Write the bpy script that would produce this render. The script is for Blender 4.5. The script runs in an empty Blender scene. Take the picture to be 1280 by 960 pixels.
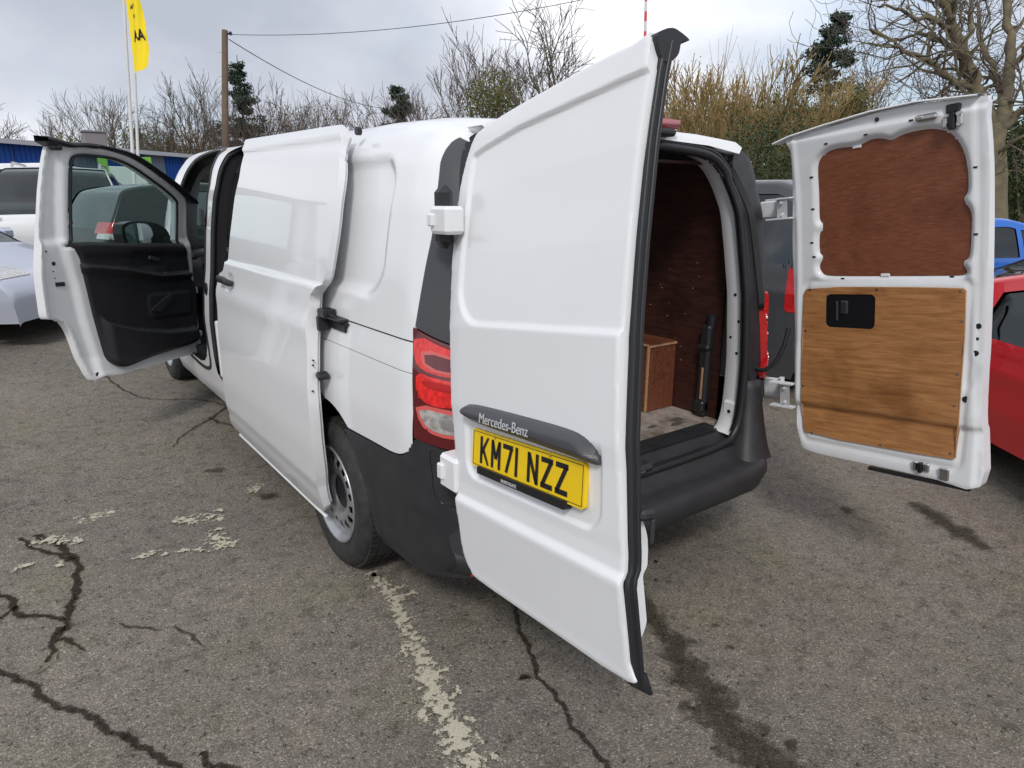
import bpy, math, random
import numpy as np
from math import sin, cos, pi, radians, sqrt
from mathutils import Matrix, Vector
SC = bpy.context.scene
COL = SC.collection
rnd = random.Random(7)

# ------------------------------------------------------------------ camera
CX = np.array([-1.969, -1.653, 1.607]); YAW, PITCH, ROLL, FPX = 36.818, 15.232, .183, 838.46
def cam_axes():
    y, p, r = np.radians([YAW, PITCH, ROLL])
    F = np.array([sin(y)*cos(p), cos(y)*cos(p), -sin(p)])
    Rt = np.array([cos(y), -sin(y), 0.]); U = np.cross(Rt, F)
    return Rt*cos(r)+U*sin(r), -Rt*sin(r)+U*cos(r), F
CR, CU, CF = cam_axes()
cd = bpy.data.cameras.new('camera'); cam = bpy.data.objects.new('camera', cd); COL.objects.link(cam)
cd.sensor_fit = 'HORIZONTAL'; cd.sensor_width = 36.0; cd.lens = 36.0*FPX/1280.0
cd.clip_start = .05; cd.clip_end = 2000
cam.matrix_world = Matrix(((CR[0], CU[0], -CF[0], CX[0]), (CR[1], CU[1], -CF[1], CX[1]), (CR[2], CU[2], -CF[2], CX[2]), (0, 0, 0, 1)))
SC.camera = cam
def ray(px, py): return CR*(px-640)/FPX - CU*(py-480)/FPX + CF
def at(px, py, Z): return CX + ray(px, py)*Z                      # a surveyed point at distance Z in front of the viewpoint
def gnd(px, py):                                                  # the same on the ground
    d = ray(px, py); z = 0.
    for _ in range(30):
        p = CX + d*((z-CX[2])/d[2]); z = .5*z+.5*gz(p[0], p[1])
    return np.array([p[0], p[1], z])

# ------------------------------------------------------------------ light
SUN_EL, SUN_AZ = 42, 222                                           # sun veiled by cloud, behind the viewpoint
W = bpy.data.worlds.new('World'); SC.world = W; W.use_nodes = True
nt = W.node_tree; nt.nodes.clear()
def N(t, **k):
    n = nt.nodes.new(t)
    for a, b in k.items(): setattr(n, a, b)
    return n
out = N('ShaderNodeOutputWorld'); mixs = N('ShaderNodeMixShader')
sky = N('ShaderNodeTexSky', sky_type='NISHITA'); sky.sun_disc = False
sky.sun_elevation = radians(SUN_EL); sky.sun_rotation = radians(SUN_AZ)
b1 = N('ShaderNodeBackground'); b1.inputs[1].default_value = .10
b2 = N('ShaderNodeBackground'); b2.inputs[1].default_value = 1.0
tc = N('ShaderNodeTexCoord'); mp = N('ShaderNodeMapping'); mp.inputs['Scale'].default_value = (1, 1, 1.7); mp.inputs['Location'].default_value = (1.3, 4.2, .7)
n1 = N('ShaderNodeTexNoise'); n1.inputs['Scale'].default_value = 2.3; n1.inputs['Detail'].default_value = 7; n1.inputs['Roughness'].default_value = .50
n2 = N('ShaderNodeTexNoise'); n2.inputs['Scale'].default_value = 1.7; n2.inputs['Detail'].default_value = 4
r1 = N('ShaderNodeValToRGB'); r1.color_ramp.elements[0].position = .30; r1.color_ramp.elements[0].color = (.36, .39, .455, 1)
r1.color_ramp.elements[1].position = .70; r1.color_ramp.elements[1].color = (.86, .87, .90, 1)
e = r1.color_ramp.elements.new(.5); e.color = (.525, .55, .61, 1)
r2 = N('ShaderNodeValToRGB'); r2.color_ramp.elements[0].position = .30; r2.color_ramp.elements[0].color = (.5, .5, .5, 1)
r2.color_ramp.elements[1].position = .44; r2.color_ramp.elements[1].color = (1, 1, 1, 1)
L_ = nt.links.new
L_(tc.outputs['Generated'], mp.inputs[0]); L_(mp.outputs[0], n1.inputs['Vector']); L_(mp.outputs[0], n2.inputs['Vector'])
L_(n1.outputs[0], r1.inputs[0]); L_(n2.outputs[0], r2.inputs[0]); L_(r1.outputs[0], b2.inputs[0]); L_(sky.outputs[0], b1.inputs[0])
L_(r2.outputs[0], mixs.inputs[0]); L_(b1.outputs[0], mixs.inputs[1]); L_(b2.outputs[0], mixs.inputs[2]); L_(mixs.outputs[0], out.inputs[0])
sd = bpy.data.lights.new('sun', 'SUN'); so = bpy.data.objects.new('sun', sd); COL.objects.link(so)
sd.energy = 1.3; sd.angle = radians(11); sd.color = (1, .96, .9)
a = radians(SUN_AZ); e_ = radians(SUN_EL)
so.rotation_euler = Vector((sin(a)*cos(e_), cos(a)*cos(e_), sin(e_))).to_track_quat('Z', 'Y').to_euler(); so.location = (-5, -8, 12)
SC.view_settings.view_transform = 'Standard'; SC.view_settings.look = 'None'; SC.view_settings.exposure = 0.50; SC.view_settings.gamma = 1
SC.view_settings.use_curve_mapping = False

# ------------------------------------------------------------------ materials
MATS = {}
def mat(name, col=(.5, .5, .5), rough=.5, metal=0., coat=0., noise=None, bump=None, trans=0., ior=1.45, spec=.5, coatr=.03):
    m = bpy.data.materials.new(name); m.use_nodes = True; t = m.node_tree; b = t.nodes['Principled BSDF']
    b.inputs['Base Color'].default_value = (*col, 1); b.inputs['Roughness'].default_value = rough; b.inputs['Metallic'].default_value = metal
    b.inputs['Coat Weight'].default_value = coat; b.inputs['Coat Roughness'].default_value = coatr; b.inputs['Transmission Weight'].default_value = trans
    b.inputs['IOR'].default_value = ior; b.inputs['Specular IOR Level'].default_value = spec
    co = t.nodes.new('ShaderNodeTexCoord')
    if noise:                                                       # (scale, amount, second colour)
        n = t.nodes.new('ShaderNodeTexNoise'); n.inputs['Scale'].default_value = noise[0]; n.inputs['Detail'].default_value = 6
        r = t.nodes.new('ShaderNodeMapRange'); r.inputs[1].default_value = .35; r.inputs[2].default_value = .7
        mx = t.nodes.new('ShaderNodeMix'); mx.data_type = 'RGBA'; mx.inputs[6].default_value = (*col, 1); mx.inputs[7].default_value = (*noise[2], 1)
        ml = t.nodes.new('ShaderNodeMath'); ml.operation = 'MULTIPLY'; ml.inputs[1].default_value = noise[1]
        t.links.new(co.outputs['Object'], n.inputs['Vector']); t.links.new(n.outputs[0], r.inputs[0]); t.links.new(r.outputs[0], ml.inputs[0])
        t.links.new(ml.outputs[0], mx.inputs[0]); t.links.new(mx.outputs[2], b.inputs['Base Color'])
    if bump:                                                        # (scale, strength)
        n = t.nodes.new('ShaderNodeTexNoise'); n.inputs['Scale'].default_value = bump[0]; n.inputs['Detail'].default_value = 3
        bp = t.nodes.new('ShaderNodeBump'); bp.inputs['Strength'].default_value = bump[1]; bp.inputs['Distance'].default_value = .002
        t.links.new(co.outputs['Object'], n.inputs['Vector']); t.links.new(n.outputs[0], bp.inputs['Height']); t.links.new(bp.outputs[0], b.inputs['Normal'])
    MATS[name] = m; return m
WHITE = mat('white_paint', (.80, .81, .83), .32, coat=.8, noise=(3.5, .35, (.76, .765, .77)))
WINNER = mat('white_inner_paint', (.72, .735, .76), .38, coat=.3, noise=(9, .5, (.66, .66, .65)))
PLAST = mat('textured_plastic', (.021, .022, .025), .50, noise=(14, .6, (.036, .037, .040)), bump=(900, .25))
PLAST2 = mat('satin_trim', (.060, .062, .069), .40, noise=(6, .5, (.072, .073, .08)))
RUBBER = mat('rubber_seal', (.018, .019, .022), .42, bump=(60, .2))
TYRE = mat('tyre_rubber', (.022, .022, .023), .7, noise=(30, .8, (.05, .048, .045)), bump=(220, .6))
BLACK = mat('black_gloss', (.012, .012, .014), .18)
DARK = mat('dark_interior', (.014, .014, .017), .5, bump=(500, .3), noise=(8, .5, (.022, .022, .025)))
DARK2 = mat('dark_trim_grey', (.026, .027, .030), .4)
STEEL = mat('wheel_silver', (.52, .53, .55), .35, metal=.75, noise=(18, .6, (.30, .30, .29)))
CHROME = mat('bright_metal', (.62, .62, .62), .28, metal=1., noise=(40, .5, (.4, .4, .4)))
RED = mat('red_lens', (.42, .008, .012), .10, coat=1., noise=(25, .5, (.58, .02, .02)))
REDD = mat('dark_red_lens', (.10, .003, .006), .10, coat=1.)
REDB = mat('bright_red_lens', (.86, .022, .020), .14, coat=1., noise=(60, .9, (.42, .006, .006)))
CLEARL = mat('clear_lens', (.62, .62, .60), .12, metal=.4, coat=1., noise=(45, .8, (.25, .22, .2)))
YELLOW = mat('plate_yellow', (.88, .60, .008), .35, noise=(20, .3, (.80, .50, .01)))
PBLACK = mat('plate_black', (.01, .01, .012), .4)
def glass(name, tint, alpha=.75, rough=.02):
    m = bpy.data.materials.new(name); m.use_nodes = True; t = m.node_tree; t.nodes.clear()
    o = t.nodes.new('ShaderNodeOutputMaterial'); tr = t.nodes.new('ShaderNodeBsdfTransparent'); tr.inputs[0].default_value = (*tint, 1)
    g = t.nodes.new('ShaderNodeBsdfGlossy'); g.inputs[1].default_value = rough; g.inputs[0].default_value = (.9, .95, .95, 1)
    x = t.nodes.new('ShaderNodeMixShader'); ge = t.nodes.new('ShaderNodeNewGeometry'); dt = t.nodes.new('ShaderNodeVectorMath'); dt.operation = 'DOT_PRODUCT'
    def mt_(op, a, b=None, c=None):
        n = t.nodes.new('ShaderNodeMath'); n.operation = op
        for i, q in enumerate((a, b, c)):
            if q is None: continue
            if isinstance(q, (int, float)): n.inputs[i].default_value = q
            else: t.links.new(q, n.inputs[i])
        return n.outputs[0]
    t.links.new(ge.outputs['Normal'], dt.inputs[0]); t.links.new(ge.outputs['Incoming'], dt.inputs[1])
    c_ = mt_('ABSOLUTE', dt.outputs['Value']); f = mt_('MULTIPLY_ADD', mt_('POWER', mt_('SUBTRACT', 1., c_), 5.), .9, .045+alpha)
    t.links.new(f, x.inputs[0]); t.links.new(tr.outputs[0], x.inputs[1]); t.links.new(g.outputs[0], x.inputs[2]); t.links.new(x.outputs[0], o.inputs[0])
    return m
GLASS = glass('green_tinted_glass', (.66, .80, .76), .03)
CGLASS = glass('car_window_glass', (.10, .125, .125), .05)
def wood(name, c1, c2, sc=(2.2, 1, 30), rough=.5, blot=None):
    m = bpy.data.materials.new(name); m.use_nodes = True; t = m.node_tree; b = t.nodes['Principled BSDF']
    co = t.nodes.new('ShaderNodeTexCoord'); mp = t.nodes.new('ShaderNodeMapping'); mp.inputs['Scale'].default_value = sc
    n = t.nodes.new('ShaderNodeTexNoise'); n.inputs['Scale'].default_value = 3.0; n.inputs['Detail'].default_value = 8; n.inputs['Roughness'].default_value = .65; n.inputs['Distortion'].default_value = .5
    r = t.nodes.new('ShaderNodeValToRGB'); r.color_ramp.elements[0].position = .36; r.color_ramp.elements[0].color = (*c1, 1); r.color_ramp.elements[1].position = .64; r.color_ramp.elements[1].color = (*c2, 1)
    n2 = t.nodes.new('ShaderNodeTexNoise'); n2.inputs['Scale'].default_value = 4.5; n2.inputs['Detail'].default_value = 6
    r2 = t.nodes.new('ShaderNodeValToRGB'); r2.color_ramp.elements[0].position = .33; r2.color_ramp.elements[0].color = (*(blot or (.5, .5, .5)), 1); r2.color_ramp.elements[1].position = .50; r2.color_ramp.elements[1].color = (1, 1, 1, 1)
    mx = t.nodes.new('ShaderNodeMix'); mx.data_type = 'RGBA'; mx.blend_type = 'MULTIPLY'; mx.inputs[0].default_value = .8
    t.links.new(co.outputs['Object'], mp.inputs[0]); t.links.new(mp.outputs[0], n.inputs['Vector']); t.links.new(co.outputs['Object'], n2.inputs['Vector'])
    t.links.new(n.outputs[0], r.inputs[0]); t.links.new(n2.outputs[0], r2.inputs[0]); t.links.new(r.outputs[0], mx.inputs[6]); t.links.new(r2.outputs[0], mx.inputs[7])
    t.links.new(mx.outputs[2], b.inputs['Base Color']); b.inputs['Roughness'].default_value = rough
    bp = t.nodes.new('ShaderNodeBump'); bp.inputs['Strength'].default_value = .25; bp.inputs['Distance'].default_value = .001
    t.links.new(n.outputs[0], bp.inputs['Height']); t.links.new(bp.outputs[0], b.inputs['Normal'])
    return m
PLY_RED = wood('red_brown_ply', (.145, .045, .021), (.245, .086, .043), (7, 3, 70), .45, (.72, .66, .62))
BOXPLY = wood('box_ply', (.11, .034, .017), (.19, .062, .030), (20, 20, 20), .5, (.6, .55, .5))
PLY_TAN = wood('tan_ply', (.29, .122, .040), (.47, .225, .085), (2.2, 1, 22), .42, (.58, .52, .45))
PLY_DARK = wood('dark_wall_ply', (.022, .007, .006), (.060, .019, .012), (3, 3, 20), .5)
PLY_EDGE = wood('raw_ply_edge', (.32, .18, .09), (.5, .3, .16), (20, 20, 20), .7)
PLY_FLOOR = wood('scuffed_floor_ply', (.23, .19, .16), (.40, .35, .31), (9, 5, 5), .7, (.30, .28, .27))

# ------------------------------------------------------------------ mesh tools
class MB:
    def __init__(s): s.v = []; s.f = []; s.m = []; s.sm = []; s.n = 0
    def add(s, v, f, mi=0, smooth=True):
        v = np.asarray(v, float).reshape(-1, 3); o = s.n; s.v.append(v); s.n += len(v)
        for q in f: s.f.append([int(i)+o for i in q])
        s.m += [mi]*len(f); s.sm += [smooth]*len(f); return s
    def box(s, c, d, mi=0, rot=None, bev=0.0):
        c = np.array(c, float); hx, hy, hz = np.array(d, float)/2
        if bev <= 0:
            v = np.array([[x, y, z] for x in (-hx, hx) for y in (-hy, hy) for z in (-hz, hz)])
            f = [(0, 1, 3, 2), (4, 6, 7, 5), (0, 4, 5, 1), (2, 3, 7, 6), (0, 2, 6, 4), (1, 5, 7, 3)]
        else:
            b = min(bev, hx*.9, hy*.9, hz*.9); v = []
            for sx in (-1, 1):
                for sy in (-1, 1):
                    for sz in (-1, 1):
                        v += [[sx*hx, sy*(hy-b), sz*(hz-b)], [sx*(hx-b), sy*hy, sz*(hz-b)], [sx*(hx-b), sy*(hy-b), sz*hz]]
            v = np.array(v); I = lambda a, b_, c_, k: ((a*2+b_)*2+c_)*3+k
            f = []
            for a in (0, 1):
                f += [[I(a, 0, 0, 0), I(a, 1, 0, 0), I(a, 1, 1, 0), I(a, 0, 1, 0)][::(-1 if a == 0 else 1)]]
                f += [[I(0, a, 0, 1), I(1, a, 0, 1), I(1, a, 1, 1), I(0, a, 1, 1)][::(1 if a == 0 else -1)]]
                f += [[I(0, 0, a, 2), I(1, 0, a, 2), I(1, 1, a, 2), I(0, 1, a, 2)][::(-1 if a == 0 else 1)]]
            for a in (0, 1):
                for b2_ in (0, 1):
                    f += [[I(a, b2_, 0, 0), I(a, b2_, 1, 0), I(a, b2_, 1, 1), I(a, b2_, 0, 1)], [I(a, 0, b2_, 0), I(a, 1, b2_, 0), I(a, 1, b2_, 2), I(a, 0, b2_, 2)],
                          [I(0, a, b2_, 1), I(1, a, b2_, 1), I(1, a, b2_, 2), I(0, a, b2_, 2)]]
                    for c_ in (0, 1): f += [[I(a, b2_, c_, 0), I(a, b2_, c_, 1), I(a, b2_, c_, 2)]]
        if rot is not None: v = v @ np.array(rot, float).T
        return s.add(v+c, f, mi, False)
    def tube(s, pts, r, n=8, mi=0, caps=True, flat=1.0, closed=False, up=None):
        P = np.array(pts, float); k = len(P); rr = np.full(k, r) if np.isscalar(r) else np.array(r, float)
        if closed: T = np.roll(P, -1, 0)-np.roll(P, 1, 0)
        else: T = np.gradient(P, axis=0)
        T /= np.linalg.norm(T, axis=1)[:, None]+1e-12
        u = np.array(up if up is not None else ((0, 0, 1) if abs(T[0][2]) < .9 else (1, 0, 0)), float); V = []
        for i in range(k):
            if up is None or i == 0: u = u-T[i]*np.dot(u, T[i])
            else: u = np.array(up, float)-T[i]*np.dot(up, T[i])
            u /= np.linalg.norm(u)+1e-12; w = np.cross(T[i], u)
            for j in range(n):
                a = 2*pi*j/n; V.append(P[i]+rr[i]*(cos(a)*u+flat*sin(a)*w))
        F = [(i*n+j, i*n+(j+1) % n, ((i+1) % k)*n+(j+1) % n, ((i+1) % k)*n+j) for i in range(k if closed else k-1) for j in range(n)]
        s.add(V, F, mi)
        if caps and not closed: s.add(V[:n], [list(range(n))[::-1]], mi, False); s.add(V[-n:], [list(range(n))], mi, False)
        return s
    def cyl(s, p0, p1, r, n=16, mi=0, r2=None):
        return s.tube([p0, p1], [r, r if r2 is None else r2], n, mi)
    def lathe(s, prof, n=40, c=(0, 0, 0), axis='x', mi=0):
        V = []; k = len(prof)
        for i in range(n):
            a = 2*pi*i/n
            for (r, h) in prof:
                p = (h, r*cos(a), r*sin(a)) if axis == 'x' else ((r*cos(a), r*sin(a), h) if axis == 'z' else (r*cos(a), h, r*sin(a))); V.append(np.array(p)+c)
        F = [(i*k+j, ((i+1) % n)*k+j, ((i+1) % n)*k+j+1, i*k+j+1) for i in range(n) for j in range(k-1)]
        return s.add(V, F, mi)
    def ext(s, poly, z0, z1, fr=None, mi=0):                        # polygon extruded; fr maps (a,b,c)->xyz
        n = len(poly); V = [(a, b, z0) for a, b in poly]+[(a, b, z1) for a, b in poly]
        if fr is not None: V = [fr(*p) for p in V]
        s.add(V, [list(range(n))[::-1], list(range(n, 2*n))]+[(i, (i+1) % n, n+(i+1) % n, n+i) for i in range(n)], mi, False); return s
    def build(s, name, mats, parent=None, M=None, loc=None):
        me = bpy.data.meshes.new(name)
        V = np.concatenate(s.v) if s.v else np.zeros((0, 3))
        me.from_pydata(V.tolist(), [], s.f)
        for m in (mats if isinstance(mats, (list, tuple)) else [mats]): me.materials.append(m)
        me.polygons.foreach_set('material_index', s.m); me.polygons.foreach_set('use_smooth', s.sm); me.update()
        o = bpy.data.objects.new(name, me); COL.objects.link(o)
        if M is not None: o.matrix_world = Matrix(M)
        if loc is not None: o.location = loc
        if parent is not None: o.parent = parent
        return o
def tag(o, label=None, cat=None, group=None, kind=None):
    if label: o['label'] = label
    if cat: o['category'] = cat
    if group: o['group'] = group
    if kind: o['kind'] = kind
    return o
def thing(name, label, cat, loc=(0, 0, 0), rz=0, group=None):
    o = bpy.data.objects.new(name, None); COL.objects.link(o); o.location = loc; o.rotation_euler = (0, 0, rz); o.empty_display_size = .2
    return tag(o, label, cat, group)
def sst(x, a, b):
    t = np.clip((np.asarray(x, float)-a)/(b-a), 0, 1); return t*t*(3-2*t)
def rbox(u, v, u0, u1, v0, v1, r):                                   # rounded box distance
    qx = np.abs(u-(u0+u1)/2)-(u1-u0)/2+r; qy = np.abs(v-(v0+v1)/2)-(v1-v0)/2+r
    return np.hypot(np.maximum(qx, 0), np.maximum(qy, 0))+np.minimum(np.maximum(qx, qy), 0)-r
def smooth_poly(pts, it=2):
    P = np.array(pts, float)
    for _ in range(it):
        Q = np.roll(P, -1, 0); P = np.stack([.75*P+.25*Q, .25*P+.75*Q], 1).reshape(-1, 2)
    return P
def polysd(P):
    P = np.array(P, float); A = P; B = np.roll(P, -1, 0)
    def f(u, v):
        u = np.asarray(u, float); v = np.asarray(v, float); d = np.full(u.shape, 1e9); ins = np.zeros(u.shape, bool)
        for (ax, ay), (bx, by) in zip(A, B):
            ex, ey = bx-ax, by-ay; wx, wy = u-ax, v-ay; t = np.clip((wx*ex+wy*ey)/(ex*ex+ey*ey+1e-15), 0, 1)
            d = np.minimum(d, np.hypot(wx-t*ex, wy-t*ey))
            c = ((ay > v) != (by > v)) & (u < (bx-ax)*(v-ay)/(by-ay+1e-15)+ax); ins ^= c
        return np.where(ins, -d, d)
    return f
def snap(us, vs, sd):                                                # grid whose border follows sd = 0; keeps sd < 0
    U, V = np.meshgrid(us, vs, indexing='ij'); du = us[1]-us[0]; dv = vs[1]-vs[0]
    h = .3*min(abs(du), abs(dv)); th = .62*max(abs(du), abs(dv))
    for _ in range(3):
        S = sd(U, V); gu = (sd(U+h, V)-sd(U-h, V))/(2*h); gv = (sd(U, V+h)-sd(U, V-h))/(2*h); g = gu*gu+gv*gv+1e-9
        if _ == 0: near = np.abs(S) < th
        k = np.where(near, np.clip(S/g, -th, th), 0); U = U-k*gu; V = V-k*gv
    S = np.where(near, 0, sd(U, V)); C = (S[:-1, :-1]+S[1:, :-1]+S[1:, 1:]+S[:-1, 1:])/4
    cu = (U[:-1, :-1]+U[1:, :-1]+U[1:, 1:]+U[:-1, 1:])/4; cv = (V[:-1, :-1]+V[1:, :-1]+V[1:, 1:]+V[:-1, 1:])/4
    keep = sd(cu, cv) < -.02*abs(dv)
    m = len(vs); I, J = np.nonzero(keep); F = np.stack([I*m+J, (I+1)*m+J, (I+1)*m+J+1, I*m+J+1], 1)
    used, inv = np.unique(F, return_inverse=True)
    return U.ravel()[used], V.ravel()[used], inv.reshape(-1, 4)
def bedges(F):
    e = {}
    for q in F:
        for a, b in zip(q, list(q[1:])+[q[0]]):
            if (b, a) in e: del e[(b, a)]
            else: e[(a, b)] = 1
    return list(e)
def slab(mb, us, vs, sd, po, pi_=None, mo=0, mi=None, mw=None, soft=0.0, flip=False):
    """surface po(u,v) -> xyz inside sd<0, optional back pi_, walls between them"""
    u, v, F = snap(us, vs, sd); F = F.tolist(); A = np.stack(po(u, v), 1)
    if flip: F = [q[::-1] for q in F]
    E = bedges(F)
    if pi_ is None: mb.add(A, F, mo); return
    B = np.stack(pi_(u, v), 1)
    mb.add(A, F, mo); mb.add(B, [q[::-1] for q in F], mo if mi is None else mi)
    ids = sorted({i for e2 in E for i in e2}); mp_ = {k: i for i, k in enumerate(ids)}; n = len(ids)
    W_ = np.concatenate([A[ids], B[ids]]); mb.add(W_, [(mp_[b], mp_[a2], mp_[a2]+n, mp_[b]+n) for a2, b in E], mo if mw is None else mw, True)
def text_mesh(mb, s, size, fr, mi, sx=1.0, bold=0.0, shear=0.0):
    c = bpy.data.curves.new('t', 'FONT'); c.body = s; c.size = size; c.offset = bold; c.shear = shear; c.align_x = 'CENTER'; c.align_y = 'CENTER'; c.extrude = 0.0006; c.resolution_u = 4
    o = bpy.data.objects.new('t', c); COL.objects.link(o); bpy.context.view_layer.update()
    me = o.to_mesh(); V = [fr(v.co.x*sx, v.co.y, v.co.z) for v in me.vertices]; F = [list(p.vertices) for p in me.polygons]
    mb.add(V, F, mi, False); o.to_mesh_clear(); bpy.data.objects.remove(o); bpy.data.curves.remove(c)

def curvy(P, n=6, closed=True):
    P = np.array(P, float); N_ = len(P); o = []
    for i in range(N_):
        a, b, c, d = P[i-1], P[i], P[(i+1) % N_], P[(i+2) % N_]
        for k in range(n):
            t = k/n; o.append(.5*((2*b)+(-a+c)*t+(2*a-5*b+4*c-d)*t*t+(-a+3*b-3*c+d)*t**3))
    return np.array(o)
# ------------------------------------------------------------------ ground
def gz(x, y):                                                        # the yard rises gently beyond the van's front
    k = 1-sst(x, .5, 4.5); return k*(.036*np.maximum(0, np.minimum(y, 14)-2.2)*sst(y, 1.8, 3.4)+.03*np.maximum(0, np.minimum(y, 14)-4.5))

# ------------------------------------------------------------------ the van's shell
VAN = thing('panel_van', 'white panel van with front, sliding and both rear doors wide open', 'van')
PZ = [.20, .35, .60, .85, 1.04, 1.15, 1.40, 1.60, 1.75, 1.83, 1.875, 1.900, 1.912, 1.918]
PX = [.88, .935, .955, .955, .935, .915, .885, .85, .80, .74, .65, .50, .25, 0.]
_s = np.concatenate([[0], np.cumsum(np.hypot(np.diff(PZ), np.diff(PX)))]); SMAX = _s[-1]
def _dense(a):
    from_s = np.linspace(0, SMAX, 400); b = np.interp(from_s, _s, a)
    k = np.hanning(25); k /= k.sum(); p = np.concatenate([2*b[0]-b[12:0:-1], b, (b[-2:-14:-1] if a is PZ else 2*b[-1]-b[-2:-14:-1])])
    return from_s, np.convolve(p, k, 'valid')
_ds, _dz = _dense(PZ); _, _dx = _dense(PX)
def YR(z): return np.interp(z, [.3, .5, .9, 1.2, 1.56, 1.78, 1.9], [.10, .10, .105, .125, .18, .26, .32])
def ZT(y): return np.interp(y, [0, 3.6, 4.10, 4.30, 4.78, 4.95, 5.25, 5.50, 5.62], [9, 9, 1.87, 1.70, 1.22, 1.17, 1.08, .92, .6])
def SURF(t, s, off=0., disp=None):
    """t along the van (y), s signed girth: 0 = left sill .. 2*SMAX = right sill"""
    def pos(t, s):
        side = np.where(s <= SMAX, -1., 1.); q = np.where(s <= SMAX, s, 2*SMAX-s)
        z = np.interp(q, _ds, _dz); x = np.interp(q, _ds, _dx)
        y = t+(YR(z)-.10)*(1-np.clip((t-.10)/.6, 0, 1))
        cr = np.clip((.40-t)/.30, 0, 1.2); x = x-.115*cr**2.6*np.clip(x/.6, 0, 1)
        z = z-.03*np.clip((.75-t)/.65, 0, 1)**2*np.clip((z-1.6)/.3, 0, 1)
        z = z+.055*np.clip((t-1.2)/2.6, 0, 1)*np.clip((z-.9)/.9, 0, 1)
        z = z+.030*np.clip((t-.25)/.7, 0, 1)*np.clip((z-1.70)/.16, 0, 1)
        zt = ZT(t); z = np.where(z > zt, zt-.03*(x/.9)**2, z)
        x = x*(1-.30*np.clip((t-4.35)/1.3, 0, 1)**1.5)
        return side*x, y, z
    x, y, z = pos(t, s); e = .004
    a = np.array(pos(t+e, s))-np.array(pos(t-e, s)); b = np.array(pos(t, s+e))-np.array(pos(t, s-e))
    n = np.cross(b.T, a.T).T if False else np.stack([a[1]*b[2]-a[2]*b[1], a[2]*b[0]-a[0]*b[2], a[0]*b[1]-a[1]*b[0]])
    n = n/(np.sqrt((n**2).sum(0))+1e-9); cen = np.stack([-x, 0*x, -(z-1.)]); n = np.where((n*cen).sum(0) > 0, -n, n)
    d = off+(disp(y, z, x) if disp is not None else 0)
    return x+n[0]*d, y+n[1]*d, z+n[2]*d
def zs(s): q = np.where(s <= SMAX, s, 2*SMAX-s); return np.interp(q, _ds, _dz)
def s_of(z, right=False):
    s = np.interp(z, _dz[:330], _ds[:330]); return 2*SMAX-s if right else s
LEFT = lambda s: s <= SMAX
ARCH_R = (1.05, .36, .43); ARCH_F = (4.72, .44, .43)
P_FA = polysd(smooth_poly([(3.16, .50), (3.14, .9), (3.13, 1.5), (3.17, 1.80), (3.26, 1.86), (3.55, 1.86), (3.85, 1.75), (4.15, 1.50), (4.22, 1.25), (4.12, .9), (4.02, .62), (3.90, .50)], 2))
P_SA = polysd(smooth_poly([(1.72, .42), (1.70, 1.2), (1.74, 1.80), (1.85, 1.86), (2.9, 1.90), (3.0, 1.86), (3.01, 1.2), (3.0, .6), (2.96, .44)], 2))
_wy = np.linspace(.0, 1.75, 176); _wz = np.convolve(np.pad(np.interp(_wy, [.05, .255, .275, .30, .35, .42, .66, .86, .98, 1.06, 1.5, 1.6, 1.66, 1.75], [.86, .86, .81, .772, .746, .735, .726, .716, .73, .80, .9, .9, .5, .24]), 3, 'edge'), np.ones(7)/7, 'valid')
def white_low(y): return np.interp(y, _wy, _wz)
def body_disp(y, z, x):
    r = rbox(y, z, .555, 1.62, 1.262, 1.775, .15); d = -.026*(1-sst(r, -.040, .004))
    r2 = rbox(y, z, 1.70, 3.0, 1.262, 1.79, .08); d = np.where(x > 0, d-.018*(1-sst(r2, -.03, .004)), d)
    return d
def PF(z): return np.interp(z, [1.2, 1.36, 1.487, 1.60, 1.70, 1.74, 1.78, 1.81, 1.826], [.293, .258, .232, .218, .219, .222, .219, .208, .19])
def PT(t): return 1.826-.36*np.maximum(0, .19-t)
def body_sd(t, s):
    z = zs(s); y = t; L = LEFT(s)
    d = np.maximum(.34-z, -(t-.36))                                   # sill edge; rear corner trims start at .33
    d = np.maximum(.28-z, np.where(z > 1.2, PF(z)-.006, .28)-t); roofr = np.maximum(PT(t)-.006-z, .07-t); d = np.minimum(d, roofr)
    d = np.maximum(d, t-5.60)
    lo = white_low(np.clip(t, 0, 1.75)); d = np.maximum(d, np.where(t < 1.75, lo-z, -1))
    for (cy, cz, r) in (ARCH_R, ARCH_F): d = np.maximum(d, r-np.hypot(t-cy, z-cz))
    d = np.where(L, np.maximum(d, -P_FA(t, z)), d); d = np.where(L, np.maximum(d, -P_SA(t, z)), d)
    d = np.where(~L, np.maximum(d, -P_FA(t, z)), d) if False else d
    ws = rbox(t, s-SMAX, 4.16, 4.73, -.64, .64, .08); d = np.maximum(d, -ws)
    ql = rbox(t, z, 3.30, 4.05, 1.28, 1.72, .1); d = np.where(~L, np.maximum(d, -ql), d)
    return d
mb = MB(); ts = np.concatenate([np.arange(.08, 5.7, .02)]); ss = np.linspace(0, 2*SMAX, 331)
slab(mb, ts, ss, body_sd, lambda t, s: SURF(t, s, 0, body_disp))
body = mb.build('body', [WHITE], VAN)
for zc, w_, y1 in ((1.150, .0024, 1.62), (1.045, .0008, 1.66)):
    mb = MB(); slab(mb, np.arange(.285, y1, .03), np.linspace(s_of(zc-w_), s_of(zc+w_), 4), lambda t, s: t*0-1., lambda t, s: SURF(t, s, .0006)); mb.build('panel_gap', [BLACK], VAN)
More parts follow.
